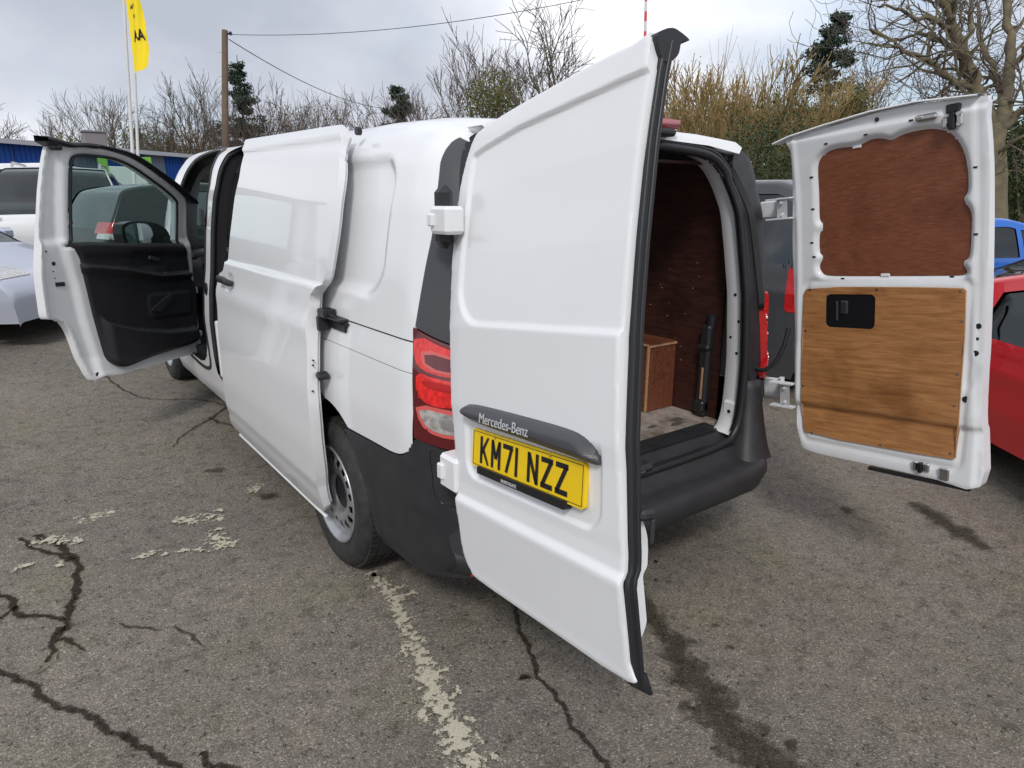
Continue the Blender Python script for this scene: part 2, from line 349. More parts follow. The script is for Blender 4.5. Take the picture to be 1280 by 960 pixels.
# glass
mb = MB(); slab(mb, np.arange(4.1, 4.8, .02), ss, lambda t, s: rbox(t, s-SMAX, 4.15, 4.74, -.65, .65, .08), lambda t, s: SURF(t, s, -.006)); mb.build('windscreen', [GLASS], VAN)
mb = MB(); slab(mb, np.arange(3.2, 4.2, .03), ss, lambda t, s: np.where(LEFT(s), 1., rbox(t, zs(s), 3.29, 4.06, 1.27, 1.73, .1)), lambda t, s: SURF(t, s, -.006)); mb.build('window', [GLASS], VAN)

# grey plastic pillar trims, tail lamps, black wrap-round bumper at both rear corners
PINK = mat('pale_lens_highlight', (.62, .10, .09), .2, coat=1.)  # pale pink rims paint bright edge highlights into the lamp lenses
def corner(side):
    R = side > 0; c = side
    def ssd(f):
        def g(t, s):
            ok = LEFT(s) if not R else ~LEFT(s); return np.where(ok, f(t, zs(s)), 1.)
        return g
    smin, smax = (0, SMAX) if not R else (SMAX, 2*SMAX); sg = np.linspace(smin, smax, 150); tg = np.arange(.02, .46, .0115)
    topz = lambda t: np.interp(t, [.1, .22, .30, .36, .40], [1.845, 1.84, 1.81, 1.74, 1.70])
    def trim(t, z):
        front = PF(z)
        low = np.interp(t, [.08, .30], [1.135, 1.205])
        return np.maximum.reduce([low-z, z-PT(t), t-front, .085-t])
    m_ = MB(); slab(m_, tg, sg, ssd(trim), lambda t, s: SURF(t, s, .004), lambda t, s: SURF(t, s, -.02)); m_.build('pillar_trim', [PLAST2 if not R else DARK2], VAN)
    # lamp
    low = lambda t: np.interp(t, [.08, .28], [.800, .836])
    top = lambda t: np.interp(t, [.08, .30], [1.130, 1.202])
    fr = lambda z: np.interp(z, [.83, 1.04, 1.2], [.262, .280, .297])
    def lamp(t, z): return np.maximum.reduce([low(t)-z, z-top(t), t-fr(z), .09-t])
    tl = np.arange(.07, .32, .008); sl = np.linspace(s_of(.76, R), s_of(1.25, R), 70)
    bump = lambda y, z, x: .014*(1-np.exp(-((z-.81)/.05)**2))
    m_ = MB(); slab(m_, tl, sl, ssd(lamp), lambda t, s: SURF(t, s, .010), lambda t, s: SURF(t, s, -.02)); lo = m_.build('tail_lamp', [REDD if not R else RED], VAN)
    def piece(nm, poly, mt, off, it=1):
        f0 = polysd(smooth_poly(poly, it)); f = lambda t, z: np.maximum(f0(t, z), .092-t); m2 = MB(); slab(m2, tl, sl, ssd(f), lambda t, s: SURF(t, s, off), lambda t, s: SURF(t, s, .008)); m2.build(nm, [mt], lo)
    piece('lens', [(.10, 1.05), (.10, 1.120), (.285, 1.188), (.275, 1.085), (.20, 1.055)], REDB, .0155)
    piece('reflector', [(.08, 1.060), (.08, 1.092), (.235, 1.130), (.222, 1.078)], REDD, .019)
    piece('lens_edge_highlight', [(.08, 1.052), (.08, 1.102), (.25, 1.143), (.234, 1.070)], PINK, .0175)
    piece('lens', [(.10, .955), (.10, 1.035), (.19, 1.045), (.262, 1.06), (.255, .985), (.20, .950)], REDB, .015)
    piece('lens', [(.10, 1.000), (.10, 1.022), (.235, 1.040), (.225, 1.015)], RED, .020)
    piece('lens_edge_highlight', [(.08, .848), (.08, .938), (.262, .958), (.236, .886), (.18, .853)], PINK, .0150)
    piece('reversing_light', [(.10, .862), (.10, .925), (.245, .945), (.225, .895), (.18, .866)], CLEARL, .0165)
    piece('reflector', [(.10, .878), (.10, .914), (.165, .920), (.165, .880)], CHROME, .0195, 1)
    rp = polysd(smooth_poly([(.900, 1.205), (.872, 1.185), (.850, 1.10), (.832, .95), (.812, .815), (.835, .800), (.875, .812), (.905, .88), (.915, 1.05), (.915, 1.18)], 1))
    def rl(o_): return lambda u, v: (c*u, YR(v)+.004+.11*np.clip((u-.80)/.13, 0, 1.2)**2.6-o_, v)
    m_ = MB(); slab(m_, np.arange(.78, .94, .008), np.arange(.78, 1.24, .008), rp, rl(.012), rl(-.03)); (m_.build('rear_lens', [REDB], lo) if R else None)
    rq = (lambda u, v: u*0+1.) if not R else polysd(smooth_poly([(.850, .95), (.845, .90), (.88, .905), (.885, .955)], 1)); m_ = MB(); slab(m_, np.arange(.78, .94, .008), np.arange(.78, 1.24, .008), rq, rl(.0155)) if R else None; (m_.build('reversing_light', [PINK], lo) if R else None)
    if R:
        pp_ = polysd(smooth_poly([(.690, 1.805), (.78, 1.838), (.835, 1.80), (.862, 1.69), (.878, 1.44), (.888, 1.215), (.872, 1.19), (.845, 1.08), (.825, .93), (.805, .80), (.715, .80), (.705, 1.2), (.69, 1.5), (.665, 1.70)], 1))
        m_ = MB(); slab(m_, np.arange(.64, .92, .009), np.arange(.78, 1.86, .012), pp_, lambda u, v: (u, YR(v)+.006+.11*np.clip((u-.79)/.13, 0, 1.2)**2.6, v), lambda u, v: (u, YR(v)+.12, v)); m_.build('rear_pillar', [PLAST], VAN)
    # bumper corner
    bs = np.linspace(s_of(.22, R), s_of(.95, R), 84); bt = np.arange(.03, 1.14, .0125)
    def bump_sd(t, z):
        up = np.minimum(white_low(t)-.006, np.where(t < .262, .832-(.262-t)*.22, 9))
        lowz = np.interp(t, [.05, .30, .6, .9, 1.1], [.34, .30, .28, .245, .24])
        d = np.maximum.reduce([z-up, lowz-z, .10-t]); return np.maximum(d, ARCH_R[2]-.012-np.hypot(t-ARCH_R[0], z-ARCH_R[1]))
    def bdis(y, z, x): return .004*(1-sst(np.hypot(y-ARCH_R[0], z-ARCH_R[1]), ARCH_R[2]+.035, ARCH_R[2]+.055))-.004*np.exp(-((np.abs(rbox(y, z, -.2, .165, .60, 1.2, .06)))/.0035)**2)
    pg = curvy([(.195, .80), (.197, .70), (.192, .645), (.170, .615), (.13, .606), (.09, .604)], 4)[:-4]; m_ = MB(); pp = SURF(pg[:, 0], np.array([float(s_of(q, R)) for q in pg[:, 1]]), .0065); m_.tube(np.stack(pp, 1), .0022, 5); m_.build('panel_gap', [BLACK], VAN)
    m_ = MB(); slab(m_, bt, bs, ssd(bump_sd), lambda t, s: SURF(t, s, .007, bdis), lambda t, s: SURF(t, s, -.03)); m_.build('bumper_corner', [PLAST], VAN)
corner(-1); corner(1)

# rear bumper bar: swept profile with step top, joins the corners
mb = MB(); xs = np.linspace(-.90, .90, 61); pr = [(.12, .515), (.085, .500), (.075, .468), (.02, .452), (-.035, .450), (-.060, .435), (-.068, .40), (-.058, .345), (-.02, .325), (.12, .320), (.2, .34)]
V = []
for x in xs:
    k = max(0, (abs(x)-.58)/.32)
    for (y, z) in pr: V.append((x*(1-.012*k), y+.17*k**2.2+(.03*k if z < .36 else 0), z+(.0 if z > .48 else .0)+(.02*k**2 if z < .36 else 0)))
n = len(pr); F = [(i*n+j, (i+1)*n+j, (i+1)*n+j+1, i*n+j+1) for i in range(len(xs)-1) for j in range(n-1)]
mb.add(V, F)
for sx in (-1, 1):                                                    # raised horns beside the opening
    A = []
    for i, z in enumerate(np.linspace(.44, .80, 10)):
        k = i/9; x0 = .715+.0*k; x1 = .885-.03*k; yb = -.02+.10*k**.7
        w = .10*(1-k)**2
        for (x, y) in ((x0-w, .13), (x0-w, yb+.05), (x0+.02-w, yb+.01), (x0+.09, yb+.015), (x1-.03, yb+.06), (x1+.005, yb+.15)): A.append((sx*x, y, z))
    q = 6; mb.add(A, [(i*q+j, i*q+j+1, (i+1)*q+j+1, (i+1)*q+j) for i in range(9) for j in range(q-1)]+[tuple(range(54, 60))])
rb = mb.build('rear_bumper', [PLAST], VAN)
for sx in (-1, 1): mb = MB(); mb.box((sx*.80, .075, .365), (.09, .012, .035), bev=.006, rot=((cos(sx*.35), -sin(sx*.35), 0), (sin(sx*.35), cos(sx*.35), 0), (0, 0, 1))); mb.build('reflector', [RED], VAN)

# rear frame: flange round the opening, seal, header, inner jamb
OP = smooth_poly([(-.58, .535), (-.655, .60), (-.665, .85), (-.655, 1.15), (-.64, 1.45), (-.615, 1.66), (-.55, 1.775), (-.40, 1.80), (0, 1.815), (.40, 1.80), (.55, 1.775), (.615, 1.66), (.64, 1.45), (.655, 1.15), (.665, .85), (.655, .60), (.58, .535), (0, .53)], 3)
osd = polysd(OP)
def fr_y(z): return YR(z)-.0
OUT = polysd(smooth_poly([(-.86, .48), (-.865, 1.0), (-.845, 1.4), (-.79, 1.70), (-.72, 1.835), (-.60, 1.87), (0, 1.895), (.60, 1.87), (.72, 1.835), (.79, 1.70), (.845, 1.4), (.865, 1.0), (.86, .48)], 2))
mb = MB(); slab(mb, np.linspace(-.92, .92, 150), np.linspace(.46, 1.93, 110), lambda u, v: np.maximum.reduce([OUT(u, v)+.03, -osd(u, v), .50-v, v-1.83]), lambda u, v: (u, fr_y(v)+.028-.012*(osd(u, v) < .03), v))
mb.build('rear_frame', [DARK2], VAN)
# white roof header between the pillars
hd = polysd([(-.62, 1.812), (-.66, 1.845), (-.62, 1.865), (-.4, 1.880), (0, 1.89), (.45, 1.882), (.70, 1.862), (.735, 1.840), (.70, 1.812), (.5, 1.838), (0, 1.855), (-.5, 1.838)])
mb = MB(); slab(mb, np.linspace(-.8, .8, 120), np.linspace(1.79, 1.95, 30), hd, lambda u, v: (u, fr_y(v)-.030+.03*sst(v, 1.86, 1.92), v), lambda u, v: (u, fr_y(v)+.06, v)); mb.build('roof_header', [WHITE], VAN)
# jamb (white inner pillar) : from opening edge inwards
mb = MB(); n = len(OP); ctr = np.array([0, 1.17]); V = []
depths = [(0, .012), (.012, .02), (.05, .026), (.105, .026), (.12, .045), (.235, -.002)]
for (u, v) in OP:
    dirn = np.array([np.sign(u)*1., 0]) if abs(u) > .5 else np.array([0, 1. if v > 1 else -1.])
    for (dd, rr) in depths: V.append((u+dirn[0]*rr, fr_y(v)+dd*(1. if abs(u) > .3 else 1), v+dirn[1]*rr*.5))
k = len(depths); F = [(i*k+j, ((i+1) % n)*k+j, ((i+1) % n)*k+j+1, i*k+j+1) for i in range(n) for j in range(k-2) if not (OP[i][1] < .56 and OP[(i+1) % n][1] < .56)]
mb.add(V, F); jamb = mb.build('inner_pillar', [WHITE], VAN)
for (z, x, dy) in [(1.70, .640, .05), (1.50, .668, .07), (1.42, .67, .05), (1.30, .675, .08), (1.20, .675, .06), (1.08, .68, .04), (1.0, .685, .085), (.93, .685, .05), (.86, .69, .075), (.80, .69, .05)]:
    m2 = MB(); m2.cyl((x+.008, fr_y(z)+dy, z), (x+.0, fr_y(z)+dy, z), .007 if z < 1.7 else .011, 10); m2.build('hole', [BLACK], jamb)
m2 = MB(); m2.box((.684, .165, .64), (.022, .07, .12), bev=.01); bp_ = m2.build('striker_plate', [WINNER], jamb)
m2 = MB(); m2.cyl((.671, .16, .65), (.674, .16, .65), .009, 12); m2.build('hole', [BLACK], jamb)
# seal round the opening
OPs = OP*1.0; P3 = []
for i, (u, v) in enumerate(OPs):
    du, dv = (u/.66), (v-1.17)/.64; l = max(abs(du), abs(dv)); nx = (du/l if abs(du) > abs(dv)*.98 else du*.6); nz = (dv/l if abs(dv) >= abs(du)*.9 else dv*.2)
    P3.append((u+.018*np.sign(u)*min(1, (abs(u)/.6)**6), fr_y(v)-.004, v+.016*(1 if v > 1.7 else (-1 if v < .56 else 0))))
mb = MB(); mb.tube(P3, .017, 10, closed=True); mb.build('door_seal', [RUBBER], VAN)
P4 = [(u*1.055, fr_y(v)+.004, v+(.035 if v > 1.7 else (-.03 if v < .6 else 0))) for u, v in OP]
mb = MB(); mb.tube(P4, .011, 8, closed=True); mb.build('seal_lip', [RUBBER], VAN)
# sill tread
mb = MB()
for i, (y0, y1, z0, z1) in enumerate([(.09, .135, .515, .532), (.135, .175, .532, .556), (.175, .285, .558, .566)]):
    mb.add([(-.66, y0, z0), (.66, y0, z0), (.66, y1, z1), (-.66, y1, z1)], [(0, 1, 2, 3)])
for i in range(7): mb.box((0, .185+i*.014, .567-(.0)), (1.24, .006, .006))
mb.box((-.02, .10, .548), (.16, .07, .035), bev=.014)
mb.build('sill_tread', [PLAST], VAN)
mb = MB(); mb.box((-.02, .062, .545), (.035, .004, .006)); mb.build('striker', [CHROME], VAN)
# hinges
def hinge(side, z, up):
    s_ = side; x0 = -.0; y = YR(z)
    mb = MB(); H = .082 if up else .115
    X = .872 if up else .905
    mb.box((s_*(X+.012), y-.055, z), (.068, .10, H), bev=.010); mb.box((s_*(X+.048), y-.022, z), (.016, .03, H*.45), bev=.004)
    mb.build('door_hinge', [WHITE], VAN)
hinge(-1, 1.552, True); hinge(-1, .775, False)
mb = MB(); mb.box((-.868, YR(1.55)-.01, 1.56), (.05, .07, .19), bev=.024); mb.build('hinge_cover', [RUBBER], VAN)
# high brake light
mb = MB(); mb.add(*[[(x, y, z) for x in (-.27, .27) for (y, z) in ((.36, 1.905), (.225, 1.920), (.235, 1.885), (.36, 1.88))], [(0, 1, 5, 4), (1, 2, 6, 5), (2, 3, 7, 6), (0, 4, 7, 3), (0, 3, 2, 1), (4, 5, 6, 7)]]); mb.build('brake_light', [RED], VAN)
mb = MB(); mb.box((0, .27, 1.872), (.50, .10, .03), bev=.010); mb.build('brake_light_base', [PLAST], VAN)

# ---- cargo bay
mb = MB(); mb.box((0, 1.64, .548), (1.52, 2.74, .022)); mb.build('load_floor', [PLY_FLOOR], VAN)
for sx, ya, yb in ((1, .30, 2.99), (-1, .36, 1.68)):
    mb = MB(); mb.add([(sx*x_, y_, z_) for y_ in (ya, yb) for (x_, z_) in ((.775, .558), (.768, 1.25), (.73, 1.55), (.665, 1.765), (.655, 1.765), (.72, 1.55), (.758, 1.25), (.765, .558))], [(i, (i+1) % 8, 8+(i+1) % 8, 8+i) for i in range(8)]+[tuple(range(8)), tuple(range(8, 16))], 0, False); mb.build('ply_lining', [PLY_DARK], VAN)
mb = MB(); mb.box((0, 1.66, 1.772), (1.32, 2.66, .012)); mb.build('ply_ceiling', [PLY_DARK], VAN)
mb = MB(); mb.box((0, 3.03, 1.17), (1.56, .03, 1.22)); mb.build('bulkhead', [DARK], VAN)
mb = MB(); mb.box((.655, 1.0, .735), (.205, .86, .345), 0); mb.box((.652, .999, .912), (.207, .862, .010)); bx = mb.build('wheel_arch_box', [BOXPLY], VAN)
mb = MB(); mb.box((.547, 1.0, .912), (.004, .866, .010)); mb.box((.5515, .572, .735), (.010, .010, .345)); mb.box((.655, .567, .905), (.21, .006, .010)); mb.build('board_edge', [PLY_EDGE], bx)
mb = MB(); mb.box((.575, .66, .93), (.05, .05, .006)); mb.cyl((.565, .66, .93), (.565, .66, .965), .005, 8); mb.build('bracket', [CHROME], bx)
mb = MB(); 
pts = [(.735, .36, .60), (.735, .36, .70), (.735, .355, .85), (.74, .35, 1.0), (.74, .345, 1.08)]
mb.tube(pts, .024, 8); mb.box((.73, .36, .80), (.045, .06, .46), bev=.012); mb.box((.72, .36, .62), (.05, .06, .06), bev=.01); mb.box((.72, .36, .92), (.05, .07, .03), bev=.01); mb.build('load_rail', [RUBBER], VAN)
mb = MB(); mb.box((.704, .352, .74), (.004, .010, .16)); mb.build('strap', [PLY_EDGE], VAN)
rr = random.Random(3)
mb = MB()
for _ in range(46):
    y = rr.uniform(.45, 1.3); z = rr.choice([rr.uniform(.62, .95), rr.uniform(.95, 1.3), rr.uniform(1.2, 1.6)]); q = rr.uniform(.002, .005)
    mb.box((.757-.03*max(0, z-1.25)/.3, y, z), (.002, q*2, q))
tag(mb.build('chip_marks', [PLY_EDGE], VAN), kind='stuff')
mb = MB()
for (x, y, rx_, ry_) in [(.18, .42, .03, .02), (.25, .36, .022, .016), (.10, .50, .03, .022), (.33, .48, .025, .02), (.20, .60, .04, .025), (.0, .38, .03, .02), (.42, .40, .03, .018), (.06, .62, .03, .03), (.55, .36, .05, .02), (.60, .40, .04, .03), (-.1, .55, .04, .03)]:
    p = [(x+rx_*cos(a_)*(1+.25*sin(3*a_+x*40)), y+ry_*sin(a_)*(1+.2*cos(2*a_+y*30)), .5597) for a_ in np.linspace(0, 2*pi, 14)[:-1]]; mb.add(p, [list(range(13))], 0, False)
tag(mb.build('floor_stain', [mat('floor_stain', (.085, .075, .07), .8)], VAN), kind='stuff')

# ---- underside and wheels
mb = MB(); mb.box((0, 2.8, .33), (1.60, 4.3, .10)); mb.box((0, 3.0, .45), (1.80, 2.6, .2)); mb.box((0, .35, .36), (1.5, .45, .1)); mb.build('underbody', [DARK], VAN)
for cy, cz in ((1.05, .345), (4.72, .44)):
    for sx in (-1, 1):
        mb = MB(); A = [(sx*x_, cy+.44*cos(a_), cz+.44*sin(a_)) for a_ in np.linspace(-.3, pi+.3, 24) for x_ in (.60, .935)]
        mb.add(A, [(2*i, 2*i+1, 2*i+3, 2*i+2) for i in range(23)]); mb.add([A[2*i] for i in range(24)], [list(range(24))]); mb.build('wheel_arch_liner', [DARK], VAN)
def wheel(cy, cz, sx):
    R = .338; e = thing('wheel', None, None) if False else None
    tp = [(.215, -.10), (.235, -.112), (.29, -.118), (.322, -.108), (.334, -.085), (.338, -.05), (.338, .05), (.334, .085), (.322, .108), (.29, .118), (.235, .112), (.215, .10)]
    M = Matrix.Translation((sx*.835, cy, cz)) @ Matrix.Rotation(pi if sx < 0 else 0, 4, 'Z')
    mb = MB(); mb.lathe(tp, 64)
    for i in range(72):                                               # tread blocks
        a = 2*pi*i/72
        for (h, w) in ((-.075, .036), (-.03, .034), (.014, .034), (.06, .036)):
            c_, s__ = cos(a+(.02 if h > 0 else 0)), sin(a+(.02 if h > 0 else 0))
            mb.box((h+.008, .3385*c_, .3385*s__), (w, .0205, .010), rot=((1, 0, 0), (0, -s__, c_), (0, c_, s__)))
    w = mb.build('wheel', [TYRE], VAN, M=M)
    mb = MB(); mb.lathe([(.220, -.09), (.214, -.07), (.195, -.05), (.195, .05), (.208, .075), (.212, .100), (.224, .104), (.226, .112), (.220, .116), (.212, .112), (.203, .09), (.196, .085), (.190, .062)], 64); mb.build('rim', [STEEL], w)
    def dsd(u, v):
        r = np.hypot(u, v); a = np.arctan2(v, u); k = 16; aa = (np.mod(a, 2*pi/k)-pi/k); hole = np.hypot((r-.148)/1.25, r*aa)-.0165
        return np.maximum.reduce([r-.194, -hole, .058-r])
    def dz(u, v): r = np.hypot(u, v); return np.interp(r, [.05, .075, .090, .125, .145, .165, .18, .194], [.060, .062, .086, .094, .095, .085, .078, .080])
    mb = MB(); g = np.linspace(-.2, .2, 101); slab(mb, g, g, dsd, lambda u, v: (dz(u, v), u, v), lambda u, v: (dz(u, v)-.004, u, v)); mb.build('wheel_disc', [STEEL], w)
    mb = MB(); mb.lathe([(.0, .072), (.05, .072), (.074, .070), (.080, .060)], 32); mb.build('hub_cap', [PLAST], w)
    mb = MB(); mb.lathe([(.0, -.02), (.15, -.02), (.18, -.06)], 32); mb.build('brake_disc', [DARK], w)
    return w
wheel(1.05, .338, -1); wheel(1.05, .338, 1); wheel(4.72, .43, -1); wheel(4.72, .43, 1)
# ------------------------------------------------------------------ doors (built in their own frame: u across, d outwards, w up)
def door_frame(H, ang, tilt, lean, sgn):
    al, th, le = np.radians([ang, tilt, lean]); ax = np.array([sgn*sin(th), sin(le), 1.]); ax /= np.linalg.norm(ax)
    vu = np.array([sgn*1., 0, 0]); vw = np.array([0, sin(le), cos(le)]); vd = np.cross(vu, vw)*sgn
    rot = -sgn*al; c, s = cos(rot), sin(rot); ro = lambda v: v*c+np.cross(ax, v)*s+ax*np.dot(ax, v)*(1-c)
    a, b, w = ro(vu), ro(vd), ro(vw)
    return Matrix(((a[0], b[0], w[0], H[0]), (a[1], b[1], w[1], H[1]), (a[2], b[2], w[2], H[2]), (0, 0, 0, 1)))
ML = door_frame((-.945, .037, .5), 94.396, 7.184, -.759, 1)
MR = door_frame((.902, .016, .5), 89.45, 3.489, 2.126, -1)
BW = [-.05, .0, .17, .197, .207, .222, .26, .30, .45, .50, .74, .95, 1.15, 1.30, 1.40]
BD = [.000, .006, .035, .040, .039, .0275, .027, .031, .040, .046, .050, .041, .026, .008, -.010]
def bulge(w): return np.interp(w, BW, BD)
def TH(w): return np.interp(w, [0, .2, .45, .7, 1.4], [.009, .012, .020, .029, .030])
def wrap(u, w=None): return -.04*np.clip((.10-u)/.24, 0, 1.3)**2
UR = lambda w: np.interp(w, [-.03, .2, .35, .6, .8, 1.2, 1.38], [.836, .826, .815, .800, .790, .778, .776])
def Lout(u, w):
    d = bulge(w)+wrap(u)
    r = rbox(u, w, .062, 1.4, .745, 1.62, .12); top = w-np.interp(u, [0, .12, .3, .8], [1.235, 1.262, 1.285, 1.307])
    r = np.maximum(r, top); d = d-.011*(1-sst(r, -.009, .001))
    r = rbox(u, w, .125, .750, .287, .60, .06); d = d-.009*(1-sst(r, -.009, .001))*(1-sst(w, .46, .50))
    return d
outL = [(.17, -.030), (.50, -.031), (.834, -.027), (.838, .02), (.830, .18), (.820, .32), (.804, .52), (.792, .75), (.782, 1.1), (.777, 1.36), (.72, 1.372), (.60, 1.370), (.40, 1.356), (.22, 1.340), (.10, 1.322), (.061, 1.312), (.040, 1.288), (.022, 1.255), (-.004, 1.175), (-.016, 1.004), (.0, .805), (.018, .632), (.036, .458), (.056, .30), (.070, .22), (.079, .12), (.083, .05), (.098, .008), (.125, -.015)]
LOP = curvy(outL, 3); lsd = polysd(LOP)
mb = MB(); us = np.arange(-.05, .87, .0062); ws = np.arange(-.06, 1.41, .0062)
def edge_soft(sd, u, w, a=.004): return -a*(1-np.clip(-sd(u, w)/.004, 0, 1))
slab(mb, us, ws, lsd, lambda u, w: (u, Lout(u, w)+edge_soft(lsd, u, w, .003), w), lambda u, w: (u, Lout(u, w)-TH(w), w))
LDOOR = mb.build('rear_door', [WHITE], VAN, M=ML); tag(LDOOR, 'left rear door swung out towards the viewer, outside face with number plate')
# inner shell of the left door
mb = MB(); isd = lambda u, w: np.maximum.reduce([lsd(u, w)+.010, u-UR(w)+.012+.03*sst(w, .36, .42)])
slab(mb, us, ws, isd, lambda u, w: (u, Lout(u, w)-TH(w)+.001, w), lambda u, w: (u, Lout(u, w)-TH(w)-.034-.040*(1-sst(w, .28, .40))*sst(w, .02, .10), w)); mb.build('door_inner_frame', [WINNER], LDOOR)
mb = MB(); S_ = [(UR(w)-.006+.0*w, float(bulge(w))-float(TH(w))-.017, w) for w in np.linspace(-.035, 1.372, 70)]
mb.tube(S_, .0175, 10, up=(1, 0, 0)); mb.tube([(p[0]+.014, p[1]+.010, p[2]) for p in S_], .007, 8); mb.tube([(p[0]+.015, p[1]-.008, p[2]) for p in S_], .007, 8)
mb.build('door_seal', [RUBBER], LDOOR)
mb = MB()                                                             # flared caps at both ends of the seal
fan = curvy([(-.012, 1.372), (-.03, 1.388), (-.052, 1.397), (-.072, 1.397), (-.108, 1.386), (-.084, 1.376), (-.078, 1.352), (-.064, 1.335), (-.045, 1.325), (-.025, 1.335)], 3)
mb.ext(fan.tolist(), .735, .790, fr=lambda a_, b_, c_: (c_, a_, b_))
mb.build('seal_cap', [RUBBER], LDOOR); mb = MB()
mb.tube([(.815, -.022, -.015), (.828, -.038, -.035), (.842, -.068, -.072)], [.018, .024, .005], 8, flat=.6)
mb.build('seal_cap', [RUBBER], LDOOR)
mb = MB(); mb.box((.828, -.030, .350), (.025, .045, .026), bev=.008); mb.box((.832, -.048, .310), (.012, .012, .06), bev=.005); mb.build('door_catch', [PLAST], LDOOR)
for w in (.23,):
    mb = MB(); mb.cyl((UR(w)-.012, -.082, w), (UR(w)-.006, -.082, w), .004, 8); mb.build('hole', [BLACK], LDOOR)
for w, hh in ((1.06, .05), (.292, .065)):                             # hinge arms reaching to the body
    mb = MB(); mb.box((.01, -.035, w), (.07, .03, hh*1.5), bev=.008); mb.build('hinge_arm', [WHITE], LDOOR)
# garnish with lettering, plate
gp = smooth_poly([(.136, .468), (.130, .500), (.155, .526), (.35, .529), (.60, .527), (.68, .520), (.725, .492), (.752, .452), (.735, .448), (.66, .452), (.40, .458), (.20, .462)], 2); gsd = polysd(gp)
mb = MB(); slab(mb, np.arange(.11, .77, .006), np.arange(.43, .545, .006), gsd, lambda u, w: (u, Lout(u, w)*0+.050+.030*sst(-gsd(u, w), -.001, .020)*(1.0)-.020*sst(w, .49, .525)-.004, w), lambda u, w: (u, Lout(u, w)-.004, w))
garn = mb.build('plate_garnish', [PLAST2], LDOOR)
BADGE = mat('badge_silver', (.62, .63, .65), .4, metal=.2)
mb = MB(); text_mesh(mb, 'Mercedes-Benz', .040, lambda x, y, z: (.388+x, .0775+z, .487+y), 0, sx=.98, shear=.05); mb.build('lettering', [BADGE], LDOOR)
PU, PW = .176, .444
mb = MB(); th = .001
ppl = smooth_poly([(PU, PW-.111), (PU+.52, PW-.111), (PU+.52, PW), (PU, PW)], 0)
psd = lambda u, w: rbox(u, w, PU, PU+.52, PW-.111, PW, .008); PD = .040
slab(mb, np.linspace(PU-.004, PU+.524, 90), np.linspace(PW-.115, PW+.004, 24), psd, lambda u, w: (u, PD+th+0*u, w), lambda u, w: (u, PD-.012+0*u, w))
for a_, b_, c_, d_ in ((PU+.006, PW-.105, PU+.514, PW-.1035), (PU+.006, PW-.0075, PU+.514, PW-.006), (PU+.006, PW-.105, PU+.0075, PW-.006), (PU+.5125, PW-.105, PU+.514, PW-.006)):
    mb.box(((a_+c_)/2, PD+th+.0004, (b_+d_)/2), (abs(c_-a_), .0008, abs(d_-b_)), 1)
def glyph(ch, x0):
    h, w_, s = .079, .050, .0135; base = PW-.0955
    def seg(ax, ay, bx, by, wd=s):
        dx, dy = bx-ax, by-ay; l = sqrt(dx*dx+dy*dy); nx, ny = -dy/l*wd/2, dx/l*wd/2
        P = [(ax+nx, ay+ny), (bx+nx, by+ny), (bx-nx, by-ny), (ax-nx, ay-ny)]
        mb.add([(x0+p[0], PD+th+.0012, base+min(max(p[1], 0), h)) for p in P], [(0, 1, 2, 3)], 1, False)
    q = s/2
    if ch == 'K': seg(q, 0, q, h); seg(q, h*.36, w_-q, h+.004); seg(w_*.36, h*.52, w_-q+.002, -.004)
    if ch == 'M': seg(q, 0, q, h); seg(w_-q, 0, w_-q, h); seg(q, h, w_/2, h*.35, s*.95); seg(w_-q, h, w_/2, h*.35, s*.95)
    if ch == '7': seg(0, h-q, w_, h-q); seg(w_-q, h-q, w_*.38, 0)
    if ch == '1': seg(q, 0, q, h)
    if ch == 'N': seg(q, 0, q, h); seg(w_-q, 0, w_-q, h); seg(q, h, w_-q, 0, s*1.05)
    if ch == 'Z': seg(0, h-q, w_, h-q); seg(0, q, w_, q); seg(q, q, w_-q, h-q, s*1.05)
x = PU+.034+.012
for ch in 'KM71 NZZ':
    if ch == ' ': x += .033; continue
    glyph(ch, x); x += (.014 if ch == '1' else .050)+.011
for (a_, b_) in ((.125, .008), (.125, .103), (.385, .008), (.385, .103)):
    mb.cyl((PU+a_, PD+th, PW-b_), (PU+a_, PD+th+.003, PW-b_), .0045, 10, 2)
mb.build('number_plate', [YELLOW, PBLACK, mat('screw_cap', (.45, .30, .03), .5)], LDOOR)
mb = MB(); slab(mb, np.linspace(.20, .65, 60), np.linspace(.300, .345, 12), lambda u, w: rbox(u, w, PU+.045, PU+.46, PW-.126, PW-.104, .004), lambda u, w: (u, PD+.010+0*u, w), lambda u, w: (u, PD-.012+0*u, w)); mb.build('plate_holder', [PBLACK], LDOOR)
mb = MB(); text_mesh(mb, 'NORTHGATE', .0125, lambda x, y, z: (PU+.215+x, PD+.0108+z, PW-.1185+y), 0); mb.build('holder_lettering', [BADGE], LDOOR)

